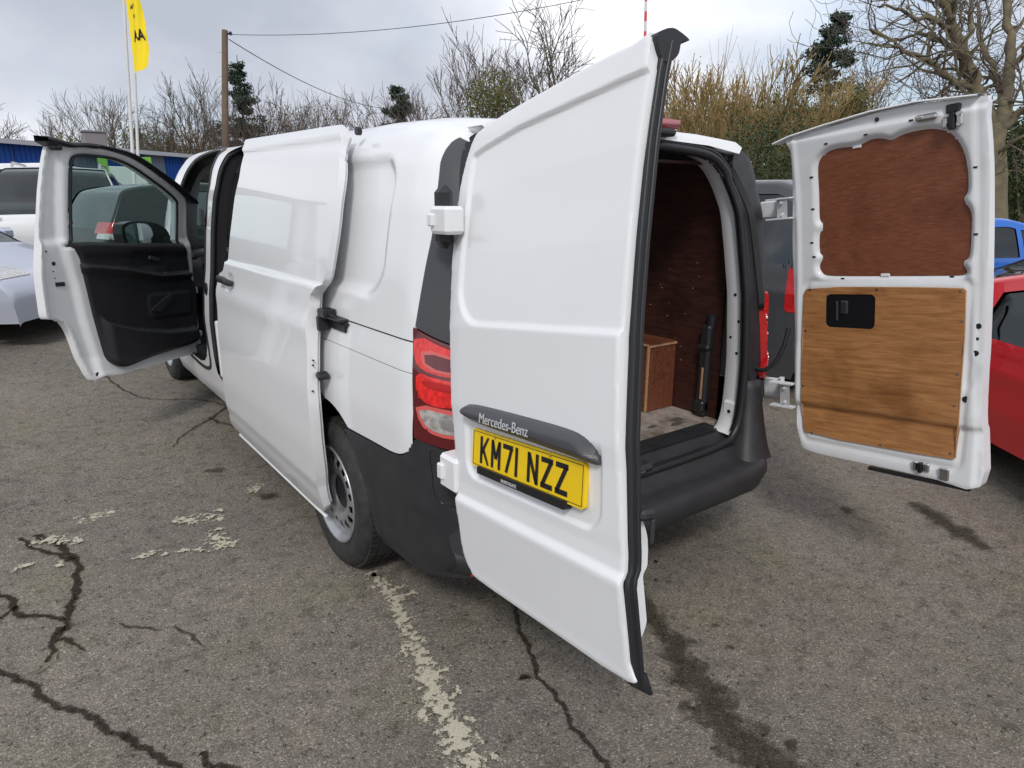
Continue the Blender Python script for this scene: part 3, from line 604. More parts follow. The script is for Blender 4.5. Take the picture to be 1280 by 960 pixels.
# ---- right rear door, seen from inside
outR = [(.175, .004), (.33, -.002), (.54, -.001), (.70, -.004), (.862, -.003), (.852, .20), (.844, .33), (.838, .623), (.833, .907), (.827, 1.178), (.818, 1.32), (.815, 1.386), (.72, 1.394), (.618, 1.404), (.478, 1.404), (.291, 1.386), (.153, 1.375), (.075, 1.372), (.100, 1.32), (.099, 1.183), (.088, .946), (.094, .75), (.098, .593), (.105, .301), (.121, .114), (.14, .04)]
rsd = polysd(curvy(outR, 3))
Rb = lambda u, w: bulge(w)+.35*wrap(u)-.005
uply = [(.214, 1.12), (.216, 1.235), (.238, 1.274), (.29, 1.292), (.38, 1.290), (.43, 1.304), (.47, 1.302), (.505, 1.290), (.55, 1.303), (.61, 1.308), (.66, 1.302), (.702, 1.282), (.732, 1.24), (.75, 1.18), (.756, 1.09), (.744, 1.06), (.750, 1.035), (.768, 1.005), (.770, .93), (.768, .855), (.752, .838), (.752, .815), (.762, .80), (.755, .790), (.70, .788), (.48, .789), (.27, .792), (.226, .800), (.212, .83), (.222, .850), (.226, .872), (.212, .895), (.212, .96), (.225, .98), (.226, 1.01), (.214, 1.03)]
usd_ = polysd(curvy(uply, 3))
lply = smooth_poly([(.160, .740), (.765, .740), (.779, .725), (.780, .10), (.765, .086), (.17, .080), (.15, .12), (.140, .25), (.142, .70)], 1); lsd_ = polysd(lply)
def Rin(u, w):
    d = Rb(u, w)-.072+.018*sst(w, .6, 1.2)
    d = d+.020*(1-sst(usd_(u, w), .004, .024))                        # recess round the upper board
    d = d+.010*sst(u, UR(w)-.010+.012, UR(w)+.016)+.012*sst(w, 1.350, 1.366)           # thin outer flange
    d = d+.009*(1-sst(rbox(u, w, .34, .62, 1.325, 1.375, .02), -.012, .012))*0
    d = d-.008*np.exp(-((u-.118)/.008)**2)*sst(w, .05, .1)
    d = d+.006*(1-sst(np.abs(rbox(u, w, .155, .79, .05, .765, .03)), .004, .016))
    d = d+.008*(1-sst(np.hypot((u-.802)/1.0, (w-.42)/2.8), .012, .03))
    d = d-.010*sst(.045-np.abs(w-.018), .0, .02)*sst(u, .30, .36)*0
    return d
mb = MB(); us = np.arange(.03, .88, .0085); ws = np.arange(-.04, 1.44, .0085)
slab(mb, us, ws, rsd, lambda u, w: (u, Rin(u, w)+.003*(1-np.clip(-rsd(u, w)/.004, 0, 1)), w), lambda u, w: (u, Rb(u, w), w))
RDOOR = mb.build('rear_door', [WINNER], VAN, M=MR); tag(RDOOR, 'right rear door swung open, inside face with two plywood panels')
def on_r(nm, sd, off, m_, u0, u1, w0, w1, st=.008, th=.006, par=None, wood_=False):
    m2 = MB(); slab(m2, np.arange(u0, u1, st), np.arange(w0, w1, st), sd, lambda u, w: (u, Rin(u, w)*0+off(u, w)-th, w), lambda u, w: (u, off(u, w), w)); return m2.build(nm, [m_], par or RDOOR)
base = lambda u, w: Rb(u, w)-.072+.018*sst(w, .6, 1.2)
on_r('upper_ply_panel', lambda u, w: usd_(u, w)-.006, lambda u, w: base(u, w)+.020-.000, PLY_RED, .19, .79, .76, 1.35, th=.003)
hole = lambda u, w: rbox(u, w, .247, .455, .570, .712, .022)
on_r('lower_ply_panel', lambda u, w: np.maximum(lsd_(u, w), -hole(u, w)), lambda u, w: base(u, w), PLY_TAN, .12, .80, .06, .76, th=.007)
m2 = MB(); pts = [(u, float(base(u, w))-.0045, w) for u, w in lply]; m2.tube(pts, .0028, 6, closed=True); m2.build('board_edge', [PLY_EDGE], RDOOR)
on_r('handle_recess', hole, lambda u, w: base(u, w)-.0015, BLACK, .235, .47, .555, .73, .006, .002)
m2 = MB(); m2.box((.295, float(base(.3, .64))-.004, .64), (.012, .012, .085), bev=.004); m2.box((.325, float(base(.3, .64))-.002, .655), (.035, .014, .06), bev=.008); m2.box((.40, float(base(.4, .64))+.004, .64), (.08, .012, .10), bev=.008); m2.build('door_handle', [DARK2], RDOOR)
for u, w in [(.175, .73), (.46, .733), (.76, .73), (.77, .62), (.768, .42), (.765, .30), (.76, .11), (.50, .092), (.20, .09), (.152, .30), (.158, .55)]:
    m2 = MB(); m2.cyl((u, float(base(u, w))-.010, w), (u, float(base(u, w))-.005, w), .0045, 8); m2.build('screw', [CHROME], RDOOR)
for u, w in [(.188, 1.20), (.188, 1.07), (.19, .87), (.26, 1.322), (.42, 1.330), (.585, 1.352), (.787, 1.16), (.795, .93), (.31, .775), (.72, .778), (.18, .93)]:
    m2 = MB(); m2.box((u, float(Rin(np.array(u), np.array(w)))-.001, w), (.014, .003, .006)); m2.build('slot', [BLACK], RDOOR)
for u, w in [(.375, 1.293), (.48, .787)]:
    m2 = MB(); m2.box((u, float(Rin(np.array(u), np.array(w)))-.004, w), (.035, .008, .012), bev=.002); m2.build('clip', [WHITE], RDOOR)
for u, w, r in [(.818, .60, .010), (.816, .553, .006), (.815, .50, .0105), (.795, .325, .012), (.46, 1.378, .008)]:
    m2 = MB(); m2.cyl((u, float(Rin(np.array(u), np.array(w)))-.003, w), (u, float(Rin(np.array(u), np.array(w)))+.002, w), r, 16); m2.build('grommet', [RUBBER], RDOOR)
def rr_box(m2, u, w, du, dw, dd, off=.0, bev=.004): m2.box((u, float(Rin(np.array(u), np.array(w)))-off, w), (du, dd, dw), bev=bev)
m2 = MB(); rr_box(m2, .640, 1.352, .075, .024, .018, .008, .008); rr_box(m2, .618, 1.355, .03, .012, .016, .014, .004); m2.build('latch_cover', [CHROME], RDOOR)
m2 = MB(); rr_box(m2, .722, 1.366, .045, .030, .02, .006); rr_box(m2, .722, 1.325, .020, .060, .022, .008); m2.build('door_latch', [BLACK], RDOOR)
m2 = MB(); rr_box(m2, .700, 1.322, .022, .040, .012, .006, .005); rr_box(m2, .744, 1.328, .022, .045, .012, .006, .005); [m2.cyl((u, float(Rin(np.array(u), np.array(w)))-.012, w), (u, float(Rin(np.array(u), np.array(w)))-.018, w), .007, 10) for u, w in ((.70, 1.315), (.744, 1.345), (.744, 1.312))]; m2.build('latch_plate', [CHROME], RDOOR)
m2 = MB(); rr_box(m2, .660, .034, .018, .042, .022, .010); m2.build('door_latch', [BLACK], RDOOR)
for q in ((.638, .036, .018, .040, .014, .006), (.683, .036, .018, .036, .014, .006), (.745, .026, .036, .050, .012, .006)): m2 = MB(); rr_box(m2, *q); m2.build('latch_plate', [CHROME], RDOOR)
m2 = MB(); m2.box((.64, -.055, -.022), (.38, .02, .012)); m2.build('door_seal', [RUBBER], RDOOR)
m2 = MB()                                                             # thin flared top lip
for u0, u1, w0, w1 in [(.03, .10, 1.360, 1.378), (.10, .25, 1.378, 1.396), (.25, .44, 1.396, 1.413), (.44, .60, 1.413, 1.415), (.60, .80, 1.415, 1.396)]:
    m2.add([(u0, -.075, w0), (u1, -.075, w1), (u1, .0, w1+.006), (u0, .0, w0+.006), (u0, -.075, w0-.006), (u1, -.075, w1-.006), (u1, .0, w1-.004), (u0, .0, w0-.004)], [(0, 1, 2, 3), (4, 7, 6, 5), (0, 4, 5, 1), (3, 2, 6, 7)], 0, True)
m2.build('door_lip', [WHITE], RDOOR)
for w, hh in ((1.085, .085), (.245, .11)):                            # hinges between the right corner and the door
    m2 = MB(); V_ = []
    P_ = [(-.005, .02), (.03, -.045), (.09, -.062)]
    for (u, d) in P_: V_ += [(u, d, w-hh/2), (u, d, w+hh/2)]
    m2.add(V_, [(0, 1, 3, 2), (2, 3, 5, 4)], 0, False)
    m2.box((.045, -.050, w+hh/2), (.115, .035, .006)); m2.box((.045, -.050, w-hh/2), (.115, .035, .006)); m2.cyl((-.002, .02, w-hh*.55), (-.002, .02, w+hh*.55), .013, 12)
    m2.box((-.055, .035, w), (.10, .02, hh*.9), bev=.006)
    for k in (-.3, .3): m2.cyl((.06, -.054, w+k*hh), (.06, -.062, w+k*hh), .007, 8)
    m2.build('door_hinge', [WINNER], RDOOR)
m2 = MB(); m2.tube(curvy([at(*q) for q in ((928, 430, 3.22), (938, 453, 3.18), (952, 463, 3.13), (968, 454, 3.09), (980, 432, 3.06), (988, 400, 3.04), (990, 380, 3.03))], 3)[:-6], .011, 8); m2.build('check_strap', [RUBBER], VAN)

# ---- sliding door (slid back, standing proud of the side)
P_SD = curvy([(2.470, .40), (2.40, .74), (2.425, 1.03), (2.440, 1.155), (2.415, 1.205), (2.33, 1.238), (2.290, 1.355), (2.245, 1.568), (2.225, 1.754), (2.27, 1.90), (2.33, 1.925), (1.9, 1.918), (1.4, 1.908), (1.03, 1.898), (.990, 1.885), (.955, 1.82), (.888, 1.70), (.872, 1.58), (.880, 1.44), (.918, 1.31), (.990, 1.255), (1.020, 1.215), (1.008, 1.04), (.998, .90), (.992, .74), (.992, .55), (1.02, .40), (1.10, .235), (1.6, .225), (2.2, .232), (2.56, .25), (2.52, .33)], 3)
sdsd = polysd(P_SD)
def sd_disp(y, z, x):
    r = np.maximum(rbox(y, z, .80, 2.36, 1.268, 2.2, .06), z-1.805-.012*(y-1.)); d = -.018*(1-sst(r, -.010, .003))
    d = d-.010*sst(z, 1.235, 1.262)*(1-sst(z, 1.262, 1.30))*0
    d = d+.008*np.exp(-((z-1.085)/.05)**2)-.012*(1-sst(z, .36, .44))
    h = np.hypot((y-2.20)/1.5, (z-1.165)); d = d-.012*(1-sst(h, .035, .052))
    return d
OFF = .092
tsd = np.arange(.80, 2.66, .0125); ssd_ = np.linspace(0, s_of(1.874)+.06, 190)
def f_sd(t, s): X_, Y_, Z_ = SURF(t, s, OFF); return sdsd(Y_, Z_)
mb = MB(); slab(mb, tsd, ssd_, f_sd, lambda t, s: SURF(t, s, OFF, sd_disp), lambda t, s: SURF(t, s, OFF-.045))
SD = mb.build('sliding_door', [WHITE], VAN); tag(SD, 'white side door slid back along the flank')
mb = MB(); slab(mb, tsd, ssd_, lambda t, s: np.maximum(f_sd(t, s)+.012, .22-zs(s)), lambda t, s: SURF(t, s, OFF-.04), lambda t, s: SURF(t, s, OFF-.060)); mb.build('door_inner_frame', [WINNER], SD)
def sp(y, z, o=0.): 
    X, Y, Z_ = SURF(np.array([y]), np.array([s_of(z)]), OFF+o, sd_disp); return (float(X[0]), float(Y[0]), float(Z_[0]))
mb = MB(); hp = [sp(2.335, 1.163, .012), sp(2.31, 1.166, .032), sp(2.20, 1.166, .040), sp(2.13, 1.163, .034), sp(2.10, 1.160, .012)]; mb.tube(curvy(hp+hp[:0], 1), [.014, .020, .020, .019, .015], 10, flat=.62); mb.build('door_handle', [DARK2], SD)
mb = MB(); e0 = [(.985, 1.20), (1.0, 1.155)]
A_ = sp(1.01, 1.150, -.035); xx, yy, zz = A_
mb.box((xx+.028, yy-.03, 1.165), (.055, .07, .035), bev=.004); mb.box((xx+.040, yy-.10, 1.150), (.050, .16, .012), bev=.004); mb.box((xx+.052, yy-.10, 1.118), (.022, .15, .035), bev=.004); mb.box((xx+.02, yy-.005, 1.12), (.05, .03, .06), bev=.004); mb.tube([(xx+.01, yy, 1.175), (xx+.035, yy-.12, 1.155), (xx+.05, yy-.19, 1.135)], .007, 6); mb.build('roller_arm', [RUBBER], SD)
mb = MB(); a1 = sp(1.0, .90, -.03); mb.box((a1[0]+.03, a1[1]-.02, .905), (.05, .04, .025), bev=.006, rot=((1, 0, 0), (0, .94, -.34), (0, .34, .94))); mb.build('door_catch', [RUBBER], SD)
mb = MB(); a2 = sp(.955, 1.82, -.035); mb.cyl((a2[0]-.004, a2[1]-.012, a2[2]-.01), (a2[0]+.015, a2[1]-.012, a2[2]-.01), .016, 14); mb.build('buffer', [RUBBER], SD)
for (dy, z) in ((.0, .965), (.0, .945), (.0, .84)): mb = MB(); a3 = sp(.99, z, -.022); mb.cyl((a3[0], a3[1]-.003, a3[2]), (a3[0], a3[1]+.006, a3[2]), .004, 8); mb.build('hole', [BLACK], SD)
mb = MB(); lo_ = [sp(y, .233, -.005) for y in np.linspace(2.50, 1.12, 20)]; mb.tube(lo_, .009, 8); mb.build('lower_lip', [WHITE], SD)

# ---- side opening trims: B pillar, aperture seals, sill step, rail
mb = MB(); 
pf = curvy([(3.16, .50), (3.14, .9), (3.13, 1.5), (3.17, 1.80), (3.26, 1.86), (3.55, 1.86), (3.85, 1.75), (4.15, 1.50), (4.22, 1.25), (4.12, .9), (4.02, .62), (3.90, .50)], 5)
pf = smooth_poly(pf, 1)
def bp3(y, z, o): X, Y, Z_ = SURF(np.array([y]), np.array([s_of(min(z, 1.876))]), o); return (float(X[0]), float(Y[0]), float(Z_[0]))
mb.tube([bp3(y, z, -.012) for y, z in pf], .020, 8, closed=True); mb.build('aperture_seal', [RUBBER], VAN)
mb = MB(); n = len(pf); V_ = [bp3(y, z, o) for y, z in pf for o in (-.02, -.075)]; mb.add(V_, [(2*i, 2*((i+1) % n), 2*((i+1) % n)+1, 2*i+1) for i in range(n)]); mb.build('aperture_reveal', [DARK], VAN)
pa = curvy([(1.72, .42), (1.70, 1.2), (1.74, 1.80), (1.85, 1.86), (2.9, 1.87), (3.0, 1.84), (3.01, 1.2), (3.0, .6), (2.96, .44)], 5); pa = smooth_poly(pa, 1)
mb = MB(); mb.tube([bp3(y, z, -.018) for y, z in pa], .018, 8, closed=True); n = len(pa); V_ = [bp3(y, z, o) for y, z in pa for o in (-.02, -.10)]; mb.add(V_, [(2*i, 2*((i+1) % n), 2*((i+1) % n)+1, 2*i+1) for i in range(n)]); mb.build('aperture_seal', [DARK], VAN)
mb = MB(); mb.box((-.90, 3.125, 1.50), (.02, .07, .11), bev=.01); mb.build('striker_cover', [RUBBER], VAN); mb = MB(); mb.cyl((-.94, 3.08, 1.045), (-.915, 3.08, 1.045), .042, 16); mb.build('buffer', [RUBBER], VAN)
mb = MB(); mb.box((-.948, 3.08, .80), (.004, .055, .15), bev=.001); lb = mb.build('tyre_pressure_label', [mat('label_dark', (.05, .05, .05), .4)], VAN)
mb = MB(); [mb.box((-.9505, 3.08, .745+i*.022), (.001, .044, .010)) for i in range(6)]; mb.build('label_rows', [mat('label_print', (.42, .36, .2), .5)], lb)
mb = MB(); mb.box((-.90, 2.70, .70), (.03, .10, .36), bev=.01); mb.box((-.865, 2.85, .60), (.04, .18, .40), bev=.01); mb.build('step_trim', [DARK], VAN)
mb = MB(); mb.box((-.915, 2.96, .66), (.035, .035, .38), bev=.008); mb.build('inner_pillar', [WINNER], VAN)
# ---- cab
mb = MB(); mb.box((.0, 4.30, 1.02), (1.62, .34, .36), bev=.10); mb.box((0, 4.45, 1.18), (1.55, .5, .06), bev=.02); mb.box((0, 4.20, .72), (.5, .3, .5), bev=.06); dash = mb.build('dashboard', [DARK], VAN)
mb = MB(); mb.cyl((-.66, 4.125, 1.10), (-.66, 4.14, 1.10), .055, 20); mb.build('air_vent', [BLACK], dash)
mb = MB(); mb.tube([(-.66+.055*cos(a_), 4.122, 1.10+.055*sin(a_)) for a_ in np.linspace(0, 2*pi, 25)[:-1]], .006, 6, closed=True); mb.build('vent_ring', [DARK2], dash)
mb = MB(); P_ = [(.42+.19*cos(a_), 3.98+.07*sin(a_), 1.18+.17*sin(a_)) for a_ in np.linspace(0, 2*pi, 33)[:-1]]; mb.tube(P_, .015, 8, closed=True); mb.box((.42, 4.0, 1.18), (.16, .05, .08), bev=.02); mb.tube([(.42, 4.02, 1.17), (.42, 4.2, 1.05)], .03, 8); mb.build('steering_wheel', [DARK], VAN)
mb = MB(); mb.box((-.876, 4.05, .98), (.006, .11, .17)); 
wl = mb.build('warning_label', [mat('label_black', (.012, .012, .013), .4)], VAN)
mb = MB(); mb.box((-.8805, 4.05, 1.03), (.002, .07, .03)); mb.tube([(-.882, 4.05+.028*cos(a_), .955+.028*sin(a_)) for a_ in np.linspace(0, 2*pi, 17)[:-1]], .005, 5, closed=True); mb.box((-.882, 4.05, .955), (.002, .012, .05)); mb.build('label_mark', [mat('label_orange', (.55, .12, .05), .5)], wl)
for sx in (-.50, -.12, .48):
    mb = MB(); mb.box((sx, 3.42, .80), (.40 if sx != -.12 else .34, .50, .16), bev=.06); mb.box((sx, 3.20, 1.15), (.42 if sx != -.12 else .34, .14, .62), bev=.06); mb.box((sx, 3.20, 1.56), (.24, .10, .16), bev=.04); mb.build('seat', [DARK], VAN)
mb = MB(); mb.box((0, 3.7, .50), (1.7, 1.3, .04)); mb.build('cab_floor', [DARK], VAN)
# bonnet details, head lamps, grille (the nose is turned away from the viewer)
mb = MB(); mb.box((0, 5.52, .60), (1.10, .16, .30), bev=.04); mb.box((0, 5.50, .38), (1.25, .16, .16), bev=.03); mb.build('front_bumper', [PLAST], VAN)
for sx in (-1, 1):
    mb = MB(); mb.box((sx*.56, 5.50, .80), (.22, .16, .15), bev=.05); mb.build('head_lamp', [CLEARL], VAN)

# ---- passenger door, open, seen from inside
def fd_frame(hx, hy, ang, tilt):
    al, th = np.radians([ang, tilt]); ax = np.array([sin(th), 0, 1]); ax /= np.linalg.norm(ax); c, s = cos(-al), sin(-al)
    ro = lambda v: v*c+np.cross(ax, v)*s+ax*np.dot(ax, v)*(1-c); a, b, w = ro(np.array([0, -1., 0])), ro(np.array([-1., 0, 0])), ro(np.array([0, 0, 1.]))
    return Matrix(((a[0], b[0], w[0], hx), (a[1], b[1], w[1], hy), (a[2], b[2], w[2], 0), (0, 0, 0, 1)))
MF = fd_frame(-.93, 3.85, 51, 4)
outF = [(.0, 1.24), (.02, 1.42), (.02, 1.575), (.07, 1.645), (.28, 1.745), (.50, 1.828), (.66, 1.858), (.86, 1.872), (.97, 1.860), (1.06, 1.845), (1.115, 1.845), (1.150, 1.70), (1.20, 1.31), (1.222, 1.15), (1.225, .95), (1.218, .868), (1.16, .862), (1.095, .815), (1.06, .71), (1.035, .60), (.985, .455), (.93, .472), (.79, .462), (.4, .475), (.06, .488), (.0, .52), (-.01, .9)]
fsd = polysd(curvy(outF, 3))
wF = [(.985, 1.76), (.945, 1.808), (.80, 1.822), (.648, 1.818), (.505, 1.782), (.346, 1.716), (.232, 1.664), (.125, 1.602), (.112, 1.55), (.122, 1.32), (.14, 1.285), (.98, 1.285), (1.002, 1.32), (.992, 1.6)]
wsd = polysd(curvy(wF, 3))
tF = [(1.004, 1.306), (.60, 1.302), (.15, 1.300), (.06, 1.27), (.03, 1.15), (.018, 1.05), (-.028, 1.0), (-.02, .8), (.004, .65), (.038, .590), (.177, .562), (.527, .537), (.76, .508), (.84, .535), (.89, .606), (.925, .804), (.955, 1.022), (.985, 1.232)]
tsd_ = polysd(curvy(tF, 3))
def Fo(u, w): return np.interp(w, [.45, .6, .85, 1.1, 1.3, 1.6, 1.87], [-.03, -.005, .0, -.005, -.02, -.055, -.10])
def Fi(u, w):
    d = Fo(u, w)-.075+.02*sst(w, 1.28, 1.34)
    d = d+.022*(1-sst(wsd(u, w), .002, .020))+.030*sst(u-np.interp(w, [.6, .8, 1.05, 1.23, 1.31, 1.8], [.92, .96, .99, 1.03, 1.045, 1.03]), 0, .05)
    d = d-.006*np.exp(-((fsd(u, w)+.012)/.006)**2)
    d = d-.012*sst(u, 1.19, 1.205)
    return d
mb = MB(); us = np.arange(-.03, 1.25, .0125); ws = np.arange(.43, 1.90, .0125)
slab(mb, us, ws, lambda u, w: np.maximum(fsd(u, w), -wsd(u, w)), lambda u, w: (u, Fi(u, w), w), lambda u, w: (u, Fo(u, w), w))
FD = mb.build('front_door', [WINNER], VAN, M=MF); tag(FD, 'passenger door swung open, inside face with dark trim')
mb = MB(); slab(mb, np.arange(.08, 1.03, .02), np.arange(1.26, 1.85, .02), lambda u, w: wsd(u, w)-.008, lambda u, w: (u, Fo(u, w)-.035, w)); mb.build('window', [GLASS], FD)
mb = MB(); P_ = [(u, float(Fo(u, w))-.052, w) for u, w in curvy(wF, 3)]; mb.tube(P_, .009, 6, closed=True); mb.build('window_seal', [RUBBER], FD)
def Ft(u, w):
    d = Fo(u, w)-.088
    line = np.interp(u, [0, .11, .345, .638, .954, 1.0], [1.085, 1.078, 1.078, 1.130, 1.160, 1.165])
    d = d-.030*sst(w, line-.05, line)*(1-sst(w, line, line+.018))
    d = d-.010*sst(w, 1.20, 1.25)
    d = d+.009*(1-sst(rbox(u, w, .27, .59, 1.13, 1.245, .04), -.02, .01))
    d = d-.008*(1-sst(rbox(u, w, .05, .48, .78, .96, .05), -.015, .0))
    pk = np.interp(u, [.0, .11, .336, .638, .83, .90], [.690, .678, .688, .742, .80, .88])
    d = d-.045*(1-sst(w, pk-.012, pk+.004))*sst(u, .02, .06)*(1-sst(u, .83, .90))
    return d+.02*(1-np.clip(-tsd_(u, w)/.02, 0, 1))
mb = MB(); slab(mb, np.arange(-.04, 1.02, .010), np.arange(.50, 1.33, .010), tsd_, lambda u, w: (u, Ft(u, w), w), lambda u, w: (u, Fo(u, w)-.06, w)); TR = mb.build('door_trim', [DARK], FD)
mb = MB(); mb.box((.40, float(Fo(.4, 1.19))-.100, 1.195), (.10, .014, .030), bev=.006, rot=((.98, 0, -.2), (0, 1, 0), (.2, 0, .98))); mb.build('inner_handle', [DARK2], FD)
mb = MB(); mb.box((.285, float(Ft(np.array(.285), np.array(1.095)))-.004, 1.098), (.022, .004, .007)); mb.build('switch', [CHROME], FD)
mb = MB(); P_ = [(.47, .842), (.44, .866), (.28, .948), (.235, .952), (.30, .885), (.38, .830)]; psd_ = polysd(P_)
slab(mb, np.arange(.2, .5, .01), np.arange(.8, .98, .01), psd_, lambda u, w: (u, Fo(u, w)-.106, w), lambda u, w: (u, Fo(u, w)-.09, w)); mb.build('speaker_trim', [DARK2], FD)
for u, w, a_, b_ in [(1.099, 1.063, .060, .024), (1.135, 1.14, .006, .006), (1.13, 1.10, .005, .005)]:
    mb = MB(); mb.box((u, float(Fi(np.array(u), np.array(w)))-.002, w), (a_, .006, b_)); mb.build('lock_slot', [BLACK], FD)
for u, w, r in [(1.128, 1.185, .012), (.950, .488, .014), (1.17, 1.255, .005)]:
    mb = MB(); mb.cyl((u, float(Fi(np.array(u), np.array(w)))-.003, w), (u, float(Fi(np.array(u), np.array(w)))+.004, w), r, 12); mb.build('grommet', [RUBBER], FD)
mb = MB()
ts_ = curvy([(1.118, 1.862), (1.0, 1.868), (.87, 1.884), (.66, 1.876), (.50, 1.848), (.28, 1.763), (.07, 1.665), (.015, 1.60)], 4)[:-4]
for i in range(len(ts_)-1):
    (u0, w0), (u1, w1) = ts_[i], ts_[i+1]; a_, b_ = float(Fo(u0, w0)), float(Fo(u1, w1))
    h0 = .010+.012*(u0 > .85); 
    mb.add([(u0, a_-.10, w0), (u1, b_-.10, w1), (u1, b_-.0, w1+.012), (u0, a_-.0, w0+.012), (u0, a_-.10, w0-h0), (u1, b_-.10, w1-h0), (u1, b_, w1-h0), (u0, a_, w0-h0)], [(0, 1, 2, 3), (4, 7, 6, 5), (0, 4, 5, 1), (3, 2, 6, 7)])
mb.box((1.10, -.16, 1.845), (.05, .06, .05), bev=.008); mb.build('door_seal', [RUBBER], FD)
# mirror seen through the window
mb = MB(); slab(mb, np.arange(-.04, .46, .01), np.arange(1.24, 1.47, .01), polysd(smooth_poly([(-.02, 1.28), (-.02, 1.40), (.13, 1.455), (.33, 1.455), (.415, 1.43), (.435, 1.36), (.40, 1.27), (.33, 1.26), (.08, 1.26)], 2)), lambda u, w: (u, .10+0*u, w), lambda u, w: (u, .19-.3*((u-.21)**2+(w-1.36)**2), w)); mi_ = mb.build('door_mirror', [BLACK], FD)
mb = MB(); slab(mb, np.arange(.14, .43, .008), np.arange(1.26, 1.46, .008), polysd(smooth_poly([(.155, 1.29), (.155, 1.438), (.33, 1.44), (.395, 1.418), (.41, 1.37), (.385, 1.29), (.28, 1.275)], 2)), lambda u, w: (u, .094+0*u, w)); mb.build('mirror_glass', [mat('mirror_glass', (.85, .87, .88), .02, metal=1.)], mi_)
mb = MB(); mb.box((.0, .04, 1.31), (.10, .16, .09), bev=.02); mb.build('mirror_arm', [BLACK], mi_)
for w in (.62, .95):
    mb = MB(); mb.box((-.02, -.05, w), (.06, .06, .05), bev=.01); mb.build('door_hinge', [WINNER], FD)
# ------------------------------------------------------------------ yard surface
def asphalt():
    m = bpy.data.materials.new('asphalt'); m.use_nodes = True; t = m.node_tree; b = t.nodes['Principled BSDF']; L = t.links.new
    co = t.nodes.new('ShaderNodeTexCoord')
    def noise(sc, det, ro=.6):
        n = t.nodes.new('ShaderNodeTexNoise'); n.inputs['Scale'].default_value = sc; n.inputs['Detail'].default_value = det; n.inputs['Roughness'].default_value = ro; L(co.outputs['Object'], n.inputs['Vector']); return n
    def ramp(src, *st):
        r = t.nodes.new('ShaderNodeValToRGB'); L(src, r.inputs[0]); r.color_ramp.elements[0].position = st[0][0]; r.color_ramp.elements[0].color = (*st[0][1], 1)
        r.color_ramp.elements[1].position = st[-1][0]; r.color_ramp.elements[1].color = (*st[-1][1], 1)
        for p, c in st[1:-1]: e = r.color_ramp.elements.new(p); e.color = (*c, 1)
        return r.outputs[0]
    def mul(a, c, f=1.):
        x = t.nodes.new('ShaderNodeMix'); x.data_type = 'RGBA'; x.blend_type = 'MULTIPLY'; x.inputs[0].default_value = f; L(a, x.inputs[6]); L(c, x.inputs[7]); return x.outputs[2]
    v = t.nodes.new('ShaderNodeTexVoronoi'); v.inputs['Scale'].default_value = 190; L(co.outputs['Object'], v.inputs['Vector'])
    sep = t.nodes.new('ShaderNodeSeparateColor'); L(v.outputs['Color'], sep.inputs[0])
    stone = ramp(sep.outputs[0], (.0, (.138, .126, .112)), (.35, (.180, .166, .149)), (.7, (.218, .203, .182)), (.93, (.275, .258, .233)), (1., (.40, .38, .345)))
    fine = ramp(noise(330, 4, .75).outputs[0], (.33, (.56, .56, .56)), (.62, (1.20, 1.20, 1.20)))
    mid = ramp(noise(13, 7, .7).outputs[0], (.32, (.62, .59, .55)), (.48, (.98, .97, .94)), (.72, (1.14, 1.12, 1.05)))
    big = ramp(noise(.8, 6, .6).outputs[0], (.3, (.80, .80, .80)), (.6, (1.10, 1.06, 1.03)))
    pit = ramp(noise(48, 3, .5).outputs[0], (.30, (.35, .34, .33)), (.40, (1, 1, 1)))
    lich = ramp(noise(2.1, 5, .6).outputs[0], (.50, (1, 1, 1)), (.68, (1.0, 1.02, .90)))
    c = mul(stone, fine); c = mul(c, mid); c = mul(c, big); c = mul(c, pit); c = mul(c, lich)
    L(c, b.inputs['Base Color']); b.inputs['Roughness'].default_value = .88; b.inputs['Specular IOR Level'].default_value = .25
    bp = t.nodes.new('ShaderNodeBump'); bp.inputs['Strength'].default_value = .7; bp.inputs['Distance'].default_value = .004
    ad = t.nodes.new('ShaderNodeMath'); L(v.outputs['Distance'], ad.inputs[0]); ad.operation = 'SUBTRACT'; n5 = noise(240, 4); L(n5.outputs[0], ad.inputs[1])
    inv = t.nodes.new('ShaderNodeMath'); inv.operation = 'MULTIPLY'; inv.inputs[1].default_value = -1; L(ad.outputs[0], inv.inputs[0])
    L(inv.outputs[0], bp.inputs['Height']); L(bp.outputs[0], b.inputs['Normal']); return m
ASPH = asphalt()
gx = np.concatenate([np.linspace(-400, -30, 12), np.arange(-28, 30, .8), np.linspace(32, 400, 12)]); gy = np.concatenate([np.linspace(-300, -12, 8), np.arange(-10, 50, .8), np.linspace(52, 600, 12)])
X, Y = np.meshgrid(gx, gy, indexing='ij'); Z = gz(X, Y); n = len(gy)
mb = MB(); mb.add(np.stack([X.ravel(), Y.ravel(), Z.ravel()], 1), [(i*n+j, (i+1)*n+j, (i+1)*n+j+1, i*n+j+1) for i in range(len(gx)-1) for j in range(n-1)])
tag(mb.build('yard_ground', [ASPH]), kind='structure')
